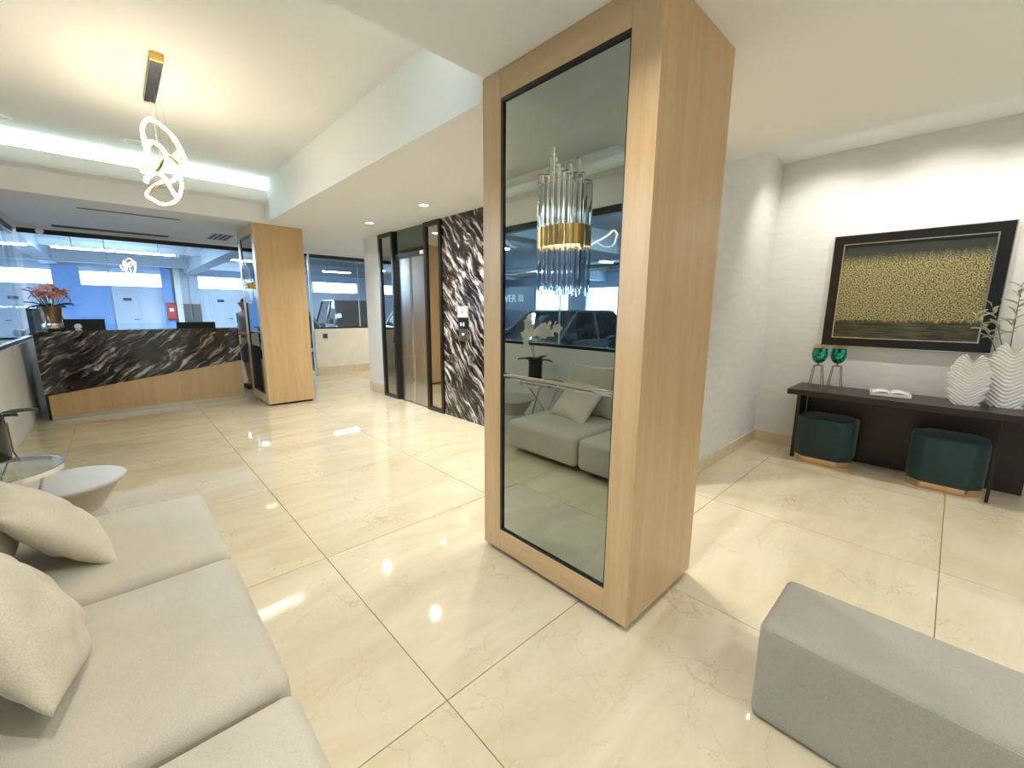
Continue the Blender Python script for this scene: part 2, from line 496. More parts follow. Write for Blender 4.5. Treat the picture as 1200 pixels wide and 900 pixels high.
TRANSOM = pbsdf('tinted_transom', (0.16, 0.19, 0.17), 0.05, metal=1.0)
STEEL = brushed('brushed_steel', (0.52, 0.53, 0.53), 0.22)
CHROME = pbsdf('chrome', (0.75, 0.75, 0.75), 0.08, metal=1.0)
ALU = pbsdf('satin_aluminium', (0.62, 0.60, 0.56), 0.22, metal=1.0)
GOLD = pbsdf('satin_gold', (0.72, 0.47, 0.15), 0.22, metal=1.0)
ROSE = pbsdf('rose_gold', (0.78, 0.53, 0.34), 0.22, metal=1.0)
BRONZE = pbsdf('antique_brass', (0.36, 0.26, 0.16), 0.35, metal=1.0)
SOFA = fabric('sofa_fabric', (0.56, 0.515, 0.42))
PILLOW = fabric('pillow_fabric', (0.66, 0.60, 0.475), 300, 0.35)
BENCH = fabric('bench_fabric', (0.36, 0.34, 0.28))
VELVET = pbsdf('green_velvet', (0.002, 0.032, 0.034), 0.5, sheen=0.25, var=0.25, vscale=5)
GLASS = thin_glass('window_glass', (0.86, 0.93, 0.985), 1.3)
CLEARG = thin_glass('clear_glass', (0.95, 0.98, 0.97), 0.45)
GEDGE = pbsdf('glass_edge', (0.65, 0.85, 0.95), 0.2, emis=None)
RODG = pbsdf('crystal_rod', (0.97, 0.98, 1.0), 0.03, trans=1.0, ior=1.5)
WHITE = pbsdf('white_plastic', (0.85, 0.84, 0.82), 0.4)
CERAM = pbsdf('white_ceramic', (0.86, 0.86, 0.85), 0.45)
STONEW = pbsdf('pale_stone_table', (0.52, 0.50, 0.455), 0.4, var=0.04, vscale=9)
PETALW = pbsdf('white_petal', (0.88, 0.87, 0.82), 0.6)
PETALP = pbsdf('pink_petal', (0.72, 0.33, 0.30), 0.6, var=0.25, vscale=30)
LEAFG = pbsdf('dark_leaf', (0.015, 0.045, 0.015), 0.4)
LEAFS = pbsdf('sage_leaf', (0.42, 0.46, 0.30), 0.6, var=0.15, vscale=20)
STEM = pbsdf('stem_green', (0.10, 0.13, 0.05), 0.6)
VASEG = pbsdf('dark_green_glass', (0.006, 0.014, 0.010), 0.15)
VASEB = pbsdf('bronze_vase', (0.17, 0.10, 0.06), 0.3, metal=0.6)
MERC = pbsdf('teal_mercury_glass', (0.03, 0.34, 0.25), 0.10, metal=0.75, var=0.75, vscale=45)
AMBER = thin_glass('amber_glass', (0.985, 0.95, 0.88), 0.9)
PAPERW = pbsdf('paper', (0.80, 0.80, 0.80), 0.6, var=0.25, vscale=22)
LED = emit('cove_led', (0.70, 1.0, 0.95), 48.0)
LEDN = emit('cove_led_near', (0.86, 1.0, 0.93), 130.0)
TUBE2 = emit('garage_tube_dim', (0.78, 0.92, 1.0), 18.0)
RIBBON = emit('warm_led_ribbon', (1.0, 0.84, 0.58), 27.0)
LENS = emit('downlight_lens', (1.0, 0.93, 0.82), 12.0)
SPOTLENS = emit('spot_lens', (1.0, 0.86, 0.66), 30.0)
TUBE = emit('garage_tube', (0.84, 0.94, 1.0), 200.0)
GWALL = pbsdf('garage_wall', (0.62, 0.72, 0.84), 0.8, var=0.05, vscale=2)
GDOOR = pbsdf('garage_door_paint', (0.55, 0.66, 0.78), 0.6)
GBLUE = pbsdf('garage_blue_paint', (0.22, 0.42, 0.80), 0.6)
GCEIL = pbsdf('garage_ceiling', (0.50, 0.57, 0.64), 0.85, var=0.08, vscale=1.5)
GBEAM = pbsdf('garage_beam', (0.46, 0.55, 0.64), 0.85)
GFLOOR = pbsdf('garage_floor', (0.20, 0.22, 0.25), 0.45, var=0.2, vscale=1.2)
GDARK = pbsdf('garage_panel', (0.10, 0.12, 0.14), 0.6)
RED = pbsdf('red_cabinet_paint', (0.50, 0.02, 0.02), 0.4)
PLAQ = pbsdf('dark_plaque', (0.03, 0.05, 0.09), 0.5)
CARW = pbsdf('white_car_paint', (0.55, 0.60, 0.66), 0.25, coat=1.0)
CARD = pbsdf('black_car_paint', (0.015, 0.017, 0.02), 0.2, coat=1.0)
CARG = pbsdf('grey_car_paint', (0.10, 0.12, 0.14), 0.25, metal=0.4, coat=1.0)
CARGL = pbsdf('car_glass', (0.01, 0.013, 0.016), 0.03)
RUBBER = pbsdf('rubber', (0.01, 0.01, 0.01), 0.8)
LAMPC = pbsdf('lamp_cluster', (0.75, 0.80, 0.85), 0.1)
LAMPR = pbsdf('tail_lamp', (0.4, 0.01, 0.01), 0.2)
SKIN = pbsdf('skin', (0.36, 0.20, 0.13), 0.55)
SHIRT = fabric('olive_shirt', (0.17, 0.15, 0.12), 200, 0.2)
SHORTS = fabric('grey_trousers', (0.10, 0.11, 0.12), 200, 0.2)
HAIR = pbsdf('black_hair', (0.01, 0.008, 0.007), 0.5)

# ------------------------------------------------------------------ key levels
CZ = 2.53      # flat ceiling
CF = 3.03      # coffer ceiling
XL = -0.87     # left half wall
YF = 9.15      # far glass wall
XE = 3.12      # lift wall
YN = 1.40      # side wall of the console niche
XN = 5.04      # wall behind the console
CX1 = 1.61     # coffer right edge
CY0, CY1 = 1.77, 6.57

# ------------------------------------------------------------------ floor: slab and tiles
fl = struct(MB().box(XL - 0.13, 7.0, -4.2, YF + 0.1, -0.12, -0.006), 'floor', GROUT)
TX0, TY0, TS = 0.717 - 2 * 1.209, 1.09 - 5 * 1.203, 1.209
gap = 0.0019
xs = [XL] + [TX0 + TS * i for i in range(0, 9) if XL + 0.02 < TX0 + TS * i < 6.9] + [6.9]
ys = [-4.1] + [TY0 + 1.203 * i for i in range(0, 14) if -4.0 < TY0 + 1.203 * i < YF - 0.1] + [YF]
tmesh = {}
for i in range(len(xs) - 1):
    for j in range(len(ys) - 1):
        x0, x1, y0, y1 = xs[i], xs[i + 1], ys[j], ys[j + 1]
        if x0 > XN + 0.1 and y0 < 6.5: continue
        if x0 > XE + 0.3 and YN + .3 < y0 and y1 < 6.9: continue
        sx, sy = round(x1 - x0 - 2 * gap, 3), round(y1 - y0 - 2 * gap, 3)
        key = (sx, sy)
        loc = ((x0 + x1) / 2, (y0 + y1) / 2, 0)
        if key not in tmesh:
            o = MB().box(-sx / 2, sx / 2, -sy / 2, sy / 2, -0.02, 0).build('floor_tile', TILE, fl, loc=loc)
            tmesh[key] = o
        else:
            inst(tmesh[key], 'floor_tile', fl, loc)

# ------------------------------------------------------------------ ceiling
c = MB()
c.box(XL - 0.13, 3.56, -4.2, CY0, CZ, 3.25)
c.box(CX1, 3.56, CY0, YF + 0.1, CZ, 3.25)
c.box(XL - 0.13, CX1, CY1, YF + 0.1, CZ, 3.25)
c.box(3.56, 7.0, 6.7, YF + 0.1, CZ, 3.25)
c.box(XL - 0.13, CX1, CY0, CY1, CF, 3.25)
c.box(3.56, XN + 0.2, -4.2, YN + 0.2, 2.855, 3.25)
struct(c, 'ceiling', CEIL)
# cove lips round the coffer
struct(MB().box(XL, CX1, CY1 - 0.21, CY1 - 0.19, 2.77, 2.90).box(XL, CX1, CY1 - 0.21, CY1 + 0.02, 2.755, 2.775), 'trim_1', CEIL)
struct(MB().box(XL, CX1, CY0 + 0.19, CY0 + 0.21, 2.77, 2.90).box(XL, CX1, CY0 - 0.02, CY0 + 0.21, 2.755, 2.775), 'trim_2', CEIL)
struct(MB().box(XL + 0.16, XL + 0.18, CY0 + 0.21, CY1 - 0.21, 2.77, 2.86).box(XL - 0.02, XL + 0.18, CY0 + 0.21, CY1 - 0.21, 2.755, 2.775), 'trim_3', CEIL)
o = MB().box(XL + 0.02, CX1 - 0.01, CY1 - 0.12, CY1 - 0.08, 2.775, 2.79).build('cove_light_strip', LED)
tag(o, 'cool white light strip hidden in the cove above the reception', 'cove light', 'cove light strips')
o = MB().box(XL + 0.02, CX1 - 0.01, CY0 + 0.08, CY0 + 0.12, 2.775, 2.79).build('cove_light_strip', LEDN)
tag(o, 'cool white light strip hidden in the cove beside the near wooden pillar', 'cove light', 'cove light strips')

# ------------------------------------------------------------------ walls
# left half wall + glazing
struct(MB().box(XL - 0.13, XL, -4.2, YF + 0.1, -0.02, 0.955), 'wall_left', WALL)
struct(MB().box(XL - 0.13, XL, -4.2, YF + 0.1, 2.47, 3.2), 'wall_left_upper', WALL)
def glazing(name, axis, const, splits, z0, z1, sill_label=None, th=0.012):
    """structure empty-less window: sill mesh carries panes, header and joints"""
    a, b = splits[0], splits[-1]
    def bx(p, q, d0, d1, zz0, zz1):
        return MB().box(const + d0, const + d1, p, q, zz0, zz1) if axis == 'x' else MB().box(p, q, const + d0, const + d1, zz0, zz1)
    root = struct(bx(a, b, -0.03, 0.035, z0 - 0.0, z0 + 0.035), name, BLACK)
    bx(a, b, -0.03, 0.035, z1 - 0.075, z1).build('window_header', BLACK, root)
    for p, q in zip(splits[:-1], splits[1:]):
        bx(p + 0.007, q - 0.007, -th / 2, th / 2, z0 + 0.03, z1 - 0.045).build('pane', GLASS, root)
    for p in splits[1:-1]:
        bx(p - 0.007, p + 0.007, -th / 2, th / 2, z0 + 0.03, z1 - 0.045).build('glass_joint', GEDGE, root)
    return root
glazing('window_1', 'x', XL - 0.06, [-4.0, -2.2, -0.3, 1.55, 3.3, 5.1, 6.9, 8.35, YF + 0.02], 0.955, 2.47)
# far wall
struct(MB().box(XL, 2.02, YF, YF + 0.12, -0.02, 0.93), 'wall_far', CREAMW)
struct(MB().box(2.98, 7.0, YF, YF + 0.12, -0.02, 0.98), 'wall_far_hall', CREAMW)
struct(MB().box(XL, 7.0, YF, YF + 0.12, 2.49, 3.2), 'wall_far_upper', WALL)
glazing('window_2', 'y', YF + 0.05, [XL + 0.0, -0.005, 0.975, 2.0], 0.93, 2.50)
glazing('window_3', 'y', YF + 0.05, [3.0, 3.98, 5.2, 6.4], 0.98, 2.50)
struct(MB().box(3.0, 7.0, YF - 0.015, YF, 0, 0.17), 'baseboard_far', BASEST)
# glass door between them
d2 = struct(MB().box(2.03, 2.96, YF + 0.045, YF + 0.057, 0.012, 2.44), 'door_2', GLASS)
MB().box(2.955, 2.985, YF + 0.03, YF + 0.075, 0.0, 2.49).build('door_jamb', GEDGE, d2)
MB().box(2.03, 2.96, YF + 0.035, YF + 0.067, 2.44, 2.49).build('door_head_rail', BLACK, d2)
MB().box(2.80, 2.95, YF + 0.03, YF + 0.072, 0.012, 0.10).build('patch_fitting', CHROME, d2)
hd = MB().cyl((2.84, YF - 0.02, 0.72), (2.84, YF - 0.02, 1.32), 0.016)
hd.cyl((2.84, YF - 0.02, 0.80), (2.84, YF + 0.05, 0.80), 0.01).cyl((2.84, YF - 0.02, 1.24), (2.84, YF + 0.05, 1.24), 0.01)
hd.build('door_handle', BLACK, d2, smooth=40)
# small dark switch on the hall half wall
k = thing('wall_switch', 'small dark switch plate on the cream half wall by the glass door', 'switch', (3.19, YF - 0.001, 0.83))
MB().box(-0.045, 0.045, -0.012, 0, -0.05, 0.05, 0.004).build('plate', PLAQ, k)
MB().box(-0.018, 0.018, -0.018, -0.010, -0.022, 0.022, 0.003).build('rocker', BLACK, k)

# lift wall
struct(MB().box(XE, XE + 0.4, 6.35, 6.9, -0.02, CZ + 0.01), 'wall_lift_pier', WALL)
struct(MB().box(XE - 0.012, XE, 6.36, 6.9, 0, 0.16).box(XE - 0.012, XE + 0.4, 6.9, 6.912, 0, 0.16), 'baseboard_lift_pier', BASEST)
struct(MB().box(XE + 0.031, XE + 0.4, YN + 0.252, 4.62, -0.02, CZ + 0.01), 'wall_lift', WALL)
wm = bpy.data.objects['wall_lift']
yb = [4.615, 3.49, 2.45, YN + 0.002]
for a, b_ in zip(yb[1:], yb[:-1]):
    MB().box(XE, XE + 0.03, a + 0.001, b_ - 0.001, 0.0, CZ - 0.001).build('marble_slab', MARB_W, wm)
struct(MB().box(XE + 0.16, XE + 0.4, 4.62, 6.35, -0.02, CZ + 0.01), 'wall_lift_back', BLACKM)
# lift portal
def portal(y0, y1, label):
    t = thing('lift_portal_frame', label, 'door frame', (XE, (y0 + y1) / 2, 0), group='black frames beside the lift doors')
    h = (y1 - y0) / 2
    f = MB()
    f.box(-0.025, 0.155, -h, -h + 0.05, 0.0, CZ - 0.005).build('upright', BLACK, t)
    MB().box(-0.025, 0.155, h - 0.055, h, 0.0, CZ - 0.005).build('upright', BLACK, t)
    MB().box(-0.025, 0.155, -h + 0.05, h - 0.055, CZ - 0.06, CZ - 0.005).build('head', BLACK, t)
    MB().box(-0.025, 0.155, -h + 0.05, h - 0.055, 0.0, 0.05).build('foot', BLACK, t)
    MB().box(0.0, 0.02, -h + 0.05, h - 0.055, 0.05, CZ - 0.06).build('mirror_panel', DMIRROR, t)
portal(5.885, 6.345, 'tall black framed mirror strip left of the lift doors')
portal(4.622, 5.02, 'tall black framed mirror strip between the lift doors and marble')
d1 = struct(MB().box(XE + 0.035, XE + 0.155, 5.46, 5.90, 0.0, 2.13), 'door_1', STEEL)
MB().box(XE + 0.03, XE + 0.155, 5.022, 5.457, 0.0, 2.13).build('door_leaf', STEEL, d1)
MB().box(XE + 0.022, XE + 0.05, 5.440, 5.478, 0.0, 2.13).build('door_edge_strip', CHROME, d1)
MB().box(XE + 0.015, XE + 0.155, 5.022, 5.898, 2.13, 2.20).build('door_header', BLACK, d1)
MB().box(XE + 0.02, XE + 0.155, 5.022, 5.898, 2.20, CZ - 0.002).build('transom', TRANSOM, d1)
MB().box(XE + 0.0, XE + 0.155, 5.022, 5.898, -0.004, 0.004).build('door_sill', ALU, d1)
k = MB().box(XE + 0.002, XE + 0.015, 5.08, 5.16, 2.145, 2.19).build('lift_indicator', WHITE); tag(k, 'small white indicator above the right lift door leaf', 'indicator')
# call panel
k = thing('lift_call_panel', 'white black and grey lift call panel stacked on the dark marble wall', 'call panel', (XE, 4.17, 0))
MB().box(-0.03, 0, -0.09, 0.09, 1.305, 1.44, 0.004).build('white_box', WHITE, k)
MB().cyl((-0.034, 0, 1.372), (-0.03, 0, 1.372), 0.012).build('sensor_dot', RED, k)
MB().box(-0.026, 0, -0.09, 0.09, 1.165, 1.303, 0.003).build('display', BLACK, k)
for yy in (-0.025, 0.03):
    MB().prism([(yy - 0.013, 1.2), (yy + 0.013, 1.2), (yy + 0.013, 1.235), (yy, 1.25), (yy - 0.013, 1.235)], 'x', -0.029, -0.026).build('arrow_light', emit('arrow', (0.8, 0.9, 1), 1.2), k)
MB().box(-0.02, 0, -0.09, 0.09, 1.02, 1.163, 0.003).build('button_plate', ALU, k)
MB().cyl((-0.03, -0.005, 1.10), (-0.02, -0.005, 1.10), 0.016).build('button', WHITE, k)

# console niche
struct(MB().box(XE + 0.031, XN + 0.2, YN, YN + 0.25, -0.02, 2.9), 'wall_niche_side', PAPER)
struct(MB().box(XN, XN + 0.2, -4.2, YN + 0.2, -0.02, 2.9), 'wall_right', PAPER)
struct(MB().box(XE + 0.35, XN, YN - 0.018, YN, 0, 0.115, 0.003).box(XE - 0.001, XE + 0.36, YN - 0.018, YN, 0, 0.115), 'baseboard_niche', BASEST)
struct(MB().box(XN - 0.018, XN, -4.0, YN - 0.018, 0, 0.115, 0.003), 'baseboard_right', BASEST)
struct(MB().box(XL - 0.13, XN + 0.2, -4.3, -4.1, -0.02, 3.2), 'wall_back', WALL)
# hall end
struct(MB().box(XE + 0.4, 7.1, 6.55, 6.9, -0.02, 3.2), 'wall_hall_side', WALL)
struct(MB().box(6.9, 7.1, 6.9, YF + 0.1, -0.02, 3.2), 'wall_hall_end', WALL)

# ------------------------------------------------------------------ lamps
def downlight(x, y, z, energy, label, spot=False, lens=LENS, col=(1.0, 0.975, 0.92), r=0.062, group='round recessed ceiling downlights', lit=True, size=1.75):
    t = thing('ceiling_downlight', label, 'downlight', (x, y, z), group=group)
    MB().lathe([(r * 0.80, 0.0), (r * 0.80, -0.006), (r * 1.12, -0.006), (r * 1.16, 0.0)]).build('trim_ring', WHITE, t, smooth=40)
    MB().cyl((0, 0, -0.001), (0, 0, -0.003), r * 0.8, seg=24).build('lens', lens if lit else STONEW, t)
    if energy:
        if spot:
            ld = bpy.data.lights.new('spot_lamp', 'SPOT'); ld.spot_size = size; ld.spot_blend = 0.8; ld.shadow_soft_size = 0.025
        else:
            ld = bpy.data.lights.new('downlight_lamp', 'AREA'); ld.shape = 'DISK'; ld.size = r * 1.2; ld.spread = math.radians(140)
        ld.energy = energy; ld.color = col
        lo = link(bpy.data.objects.new('lamp', ld)); lo.parent = t; lo.location = (0, 0, -0.012)
        if spot: lo.rotation_euler = (0, -math.radians(22), 0)
    return t
DL = 18
downlight(2.605, 5.541, CZ, DL, 'lit round downlight in the ceiling, nearer the lift doors')
downlight(2.605, 4.185, CZ, DL, 'lit round downlight in the ceiling, nearer the big pillar')
downlight(2.605, 2.83, CZ, DL, 'lit round downlight hidden behind the near pillar, over the marble wall')
downlight(2.605, 1.75, CZ, DL, 'lit round downlight hidden behind the near pillar, next to the niche corner')
for (x, y, wh_) in [(0.3, -2.4, 'left'), (1.5, -2.4, 'middle'), (2.7, -2.4, 'right')]:  # unseen lamps added behind the camera as fill for the near area
    downlight(x, y, CZ, 22, 'added fill downlight, unseen behind the viewer, %s of the row of three' % wh_, col=(0.94, 0.98, 1.0))
downlight(0.05, 0.75, CZ, 8.5, 'added fill downlight, out of view above the near end of the sofa')  # added off-frame to brighten sofa, floor and pillar front
downlight(0.85, 0.75, CZ, 8.5, 'added fill downlight, out of view between the sofa and the bench')  # second off-frame lamp, added for the same foreground fill
downlight(4.6, 8.0, CZ, 26, 'added fill downlight in the side hall, hidden behind the white pier')  # hidden lamp added to keep the side hall bright
for i, y in enumerate((0.95, 0.25, -0.45)):
    lab = ['warm spot in the niche ceiling above the left end of the console', 'warm spot in the niche ceiling above the painting', 'warm spot in the niche ceiling above the leaf vases'][i]
    downlight(4.42, y, 2.855, 31, lab, spot=True, lens=SPOTLENS, col=(1.0, 0.94, 0.84), r=0.045, group='warm niche spots', size=2.1)
downlight(0.34, 5.89, CF, 0, 'unlit round fitting in the raised ceiling behind the looped pendant', lit=False, r=0.085, group='unlit round fittings')
downlight(-0.56, 5.95, CF, 0, 'unlit round fitting in the raised ceiling at the far left', lit=False, r=0.085, group='unlit round fittings')

# ------------------------------------------------------------------ wooden pillars with smoked mirror
def make_pillar(name, label, loc):
    t = thing(name, label, 'pillar', loc, group='oak clad pillars')
    H = CZ - 0.002
    y0, y1, d = -0.483, 0.483, 0.63
    MB().box(0.035, d, y0, y1, 0.03, H, 0.003).build('cladding_body', OAK, t)
    MB().box(0.03, d - 0.03, y0 + 0.03, y1 - 0.03, 0.0, 0.03).build('plinth', BLACKM, t)
    MB().box(0.0, 0.036, y0, y0 + 0.122, 0.03, H, 0.002).build('stile', OAK, t)
    MB().box(0.0, 0.036, y1 - 0.135, y1, 0.03, H, 0.002).build('stile', OAK, t)
    MB().box(0.001, 0.036, y0 + 0.1225, y1 - 0.1355, 0.03, 0.155, 0.002).build('rail', OAKH, t)
    MB().box(0.001, 0.036, y0 + 0.1225, y1 - 0.1355, 2.405, H, 0.002).build('rail', OAKH, t)
    a, b = y0 + 0.122, y1 - 0.135
    tr = MB()
    tr.box(0.004, 0.034, b - 0.014, b + 0.001, 0.154, 2.406).box(0.004, 0.034, a - 0.001, a + 0.006, 0.154, 2.406)
    tr.box(0.004, 0.034, a, b, 2.388, 2.406).box(0.004, 0.034, a, b, 0.154, 0.164)
    tr.build('black_trim', BLACK, t)
    MB().box(0.014, 0.034, a + 0.006, b - 0.014, 1.068, 2.388).build('mirror_pane', MIRROR, t)
    MB().box(0.014, 0.034, a + 0.006, b - 0.014, 0.164, 1.040).build('mirror_pane', MIRROR, t)
    MB().prism([(0.014, 1.040), (0.008, 1.046), (0.010, 1.054), (0.008, 1.062), (0.014, 1.068), (0.03, 1.068), (0.03, 1.040)], 'y', a + 0.006, b - 0.014).build('mirror_joint_bead', DMIRROR, t)
    return t
P1 = make_pillar('wooden_pillar', 'large oak clad pillar with tall smoked mirror in front of the sofa', (1.47, 1.303, 0))
P2 = copy_tree(P1)
P2.location = (1.47, 7.133, 0)
tag(P2, 'smaller looking far oak pillar with narrow mirror beside the reception desk')

def make_sconce(label, loc):
    t = thing('crystal_wall_sconce', label, 'wall sconce', loc, group='crystal sconces on the pillar mirrors')
    # local: mirror plane x=0, light hangs to -x
    MB().box(-0.012, 0.0, -0.10, 0.10, -0.05, 0.05, 0.003).build('backplate', GOLD, t)
    W, D = 0.118, 0.088
    band = MB()
    n = 28
    pts = []
    for i in range(n + 1):
        a = PI * i / n
        k = 1.0 + 0.035 * math.cos(i * PI)
        pts.append((-0.004 - D * abs(math.sin(a)) ** 0.6 * k, W * math.cos(a)))
    A = [band.bm.verts.new((p[0], p[1], 0.042)) for p in pts]; B = [band.bm.verts.new((p[0], p[1], -0.042)) for p in pts]
    A2 = [band.bm.verts.new((p[0] * 0.93 - 0.001, p[1] * 0.95, 0.042)) for p in pts]; B2 = [band.bm.verts.new((p[0] * 0.93 - 0.001, p[1] * 0.95, -0.042)) for p in pts]
    for i in range(n):
        band.bm.faces.new([A[i], A[i + 1], B[i + 1], B[i]]); band.bm.faces.new([A2[i], B2[i], B2[i + 1], A2[i + 1]])
        band.bm.faces.new([A[i], A2[i], A2[i + 1], A[i + 1]]); band.bm.faces.new([B[i], B[i + 1], B2[i + 1], B2[i]])
    band.build('gold_band', GOLD, t, smooth=25)
    rnd = random.Random(3)
    rods = []
    for row, (ww, dd, cnt) in enumerate(((0.104, 0.074, 11), (0.066, 0.040, 6))):
        for i in range(cnt):
            a = PI * (i + 0.5) / cnt
            rods.append((-0.012 - dd * math.sin(a) ** 0.6, ww * math.cos(a)))
    for i, (x, y) in enumerate(rods):
        mid = 1 - abs(y) / 0.13
        zt = 0.10 + 0.22 * (0.45 + 0.55 * rnd.random()) * (0.6 + 0.4 * mid) + (0.03 if y > 0 else 0)
        zb = -0.10 - 0.16 * (0.5 + 0.5 * rnd.random())
        r = 0.0105 if i % 2 else 0.0125
        MB().cyl((x, y, zb), (x, y, zt), r, seg=8).build('glass_rod', RODG, t, smooth=50)
    for y in (-0.05, 0.05):
        MB().cyl((-0.035, y, -0.035), (-0.035, y, 0.035), 0.009, seg=10).build('bulb', emit('sconce_bulb', (1, 0.92, 0.8), 16.0), t, smooth=50)
    return t
C1 = make_sconce('crystal rod wall light with gold band on the near pillar mirror', (1.484, 1.245, 1.716))
C2 = copy_tree(C1); C2.location = (1.484, 1.245 + 5.83, 1.716)
tag(C2, 'small looking crystal rod wall light with gold band on the far pillar')

# ------------------------------------------------------------------ looped pendant
t = thing('loop_pendant', 'pendant of glowing twisted ribbon loops hanging from the raised ceiling', 'pendant lamp', (0.39, 4.2, CF))
MB().box(-0.035, 0.035, -0.375, 0.375, -0.045, 0.0, 0.003).build('canopy', BLACK, t)
MB().box(-0.037, 0.037, -0.40, -0.375, -0.047, 0.0, 0.002).build('canopy_end', GOLD, t)
MB().box(-0.037, 0.037, 0.375, 0.40, -0.047, 0.0, 0.002).build('canopy_end', GOLD, t)
def loop_pts(c, a, b, h, ph, tw, n=72, bean=0.0):
    P = []
    for i in range(n):
        s = 2 * PI * i / n
        y = c[1] + a * math.cos(s) * (1 + bean * math.cos(2 * s))
        z = c[2] + h * math.sin(s) + 0.035 * math.sin(2 * s + ph)
        x = c[0] + b * math.sin(s + ph) + tw * math.cos(2 * s)
        P.append((x, y, z))
    return P
LOOPS = [
[(-0.108, -0.800, -0.542), (-0.059, -0.820, -0.575), (-0.001, -0.780, -0.619), (0.047, -0.700, -0.709), (0.039, -0.580, -0.719), (0.013, -0.450, -0.653), (-0.012, -0.350, -0.619), (-0.061, -0.280, -0.701), (-0.103, -0.380, -0.711), (-0.126, -0.550, -0.664), (-0.143, -0.700, -0.620), (-0.142, -0.780, -0.577)],
[(-0.075, -0.200, -0.500), (-0.032, -0.300, -0.547), (0.006, -0.350, -0.626), (0.067, -0.250, -0.566), (0.092, -0.150, -0.507), (0.021, 0.000, -0.545), (-0.068, 0.100, -0.602), (-0.112, 0.150, -0.624), (-0.115, 0.100, -0.594), (-0.096, -0.050, -0.545)],
[(-0.097, 0.350, -0.748), (-0.039, 0.480, -0.654), (0.049, 0.600, -0.566), (0.093, 0.580, -0.568), (0.119, 0.350, -0.564), (0.119, 0.200, -0.646), (0.096, 0.180, -0.744), (0.049, 0.200, -0.806), (-0.012, 0.250, -0.821), (-0.063, 0.300, -0.789)],
[(-0.086, 0.000, -0.680), (-0.039, -0.050, -0.664), (0.014, 0.050, -0.685), (0.051, 0.150, -0.745), (0.091, 0.300, -0.742), (0.078, 0.500, -0.648), (0.041, 0.650, -0.517), (-0.025, 0.650, -0.510), (-0.085, 0.400, -0.608), (-0.100, 0.150, -0.694)]]
def catmull(C, per=8):
    n = len(C); C = [Vector(c) for c in C]; P = []
    for i in range(n):
        p0, p1, p2, p3 = C[i - 1], C[i], C[(i + 1) % n], C[(i + 2) % n]
        for q in range(per):
            u = q / per
            P.append(0.5 * (2 * p1 + (p2 - p0) * u + (2 * p0 - 5 * p1 + 4 * p2 - p3) * u * u + (3 * p1 - p0 - 3 * p2 + p3) * u ** 3))
    return P
for C in LOOPS:
    P = catmull(C)
    cen = sum(P, Vector()) / len(P)
    rb = MB().tube(P, 0.01, closed=True, rect=(0.008, 0.0085)).build('light_ribbon', RIBBON, t, smooth=40)
    Q = [p + (cen - p).normalized() * 0.0125 for p in P]
    MB().tube(Q, 0.01, closed=True, rect=(0.010, 0.0045)).build('gold_backing', GOLD, rb, smooth=40)
for (x, y, z) in [(0.01, -0.44, -0.645), (0.0, 0.0, -0.545), (0.045, 0.60, -0.565)]:
    MB().cyl((0, y * 0.55, -0.045), (x, y, z), 0.0012, seg=6).build('suspension_wire', ALU, t)
# ------------------------------------------------------------------ soffit fittings above the reception
k = thing('slot_diffuser', 'long thin air slot in the grey soffit above the reception desk', 'air vent', (0.285, 7.13, CZ))
MB().box(-0.47, 0.47, -0.035, 0.035, -0.006, 0.0).build('frame', GCEIL, k)
MB().box(-0.465, 0.465, -0.022, 0.022, -0.008, -0.003).build('dark_slot', BLACKM, k)
k = thing('slot_diffuser', 'long dark air slot in the soffit close to the far glass', 'air vent', (0.13, 8.92, CZ))
MB().box(-0.64, 0.64, -0.07, 0.07, -0.012, 0.0).build('frame', VASEB, k)
MB().box(-0.63, 0.63, -0.05, 0.05, -0.014, -0.004).build('dark_slot', BLACKM, k)
k = thing('ceiling_vent', 'square slatted air vent in the soffit beside the far pillar', 'air vent', (1.38, 8.36, CZ))
MB().box(-0.15, 0.15, -0.35, 0.35, -0.006, 0.0).build('frame', GCEIL, k)
for i in range(4):
    MB().box(-0.12 + i * 0.066, -0.085 + i * 0.066, -0.31, 0.31, -0.012, -0.004).build('slat', PLAQ, k)
k = thing('ceiling_camera', 'small white dome fitting under the soffit above the bouquet', 'ceiling fitting', (-0.635, 8.95, CZ))
MB().lathe([(0.035, 0.0), (0.035, -0.02), (0.012, -0.03), (0.012, -0.06)], cap=True).build('mount', WHITE, k, smooth=40)
MB().lathe([(0.0001, -0.13), (0.03, -0.12), (0.045, -0.09), (0.03, -0.06), (0.0001, -0.055)]).build('dome', WHITE, k, smooth=60)

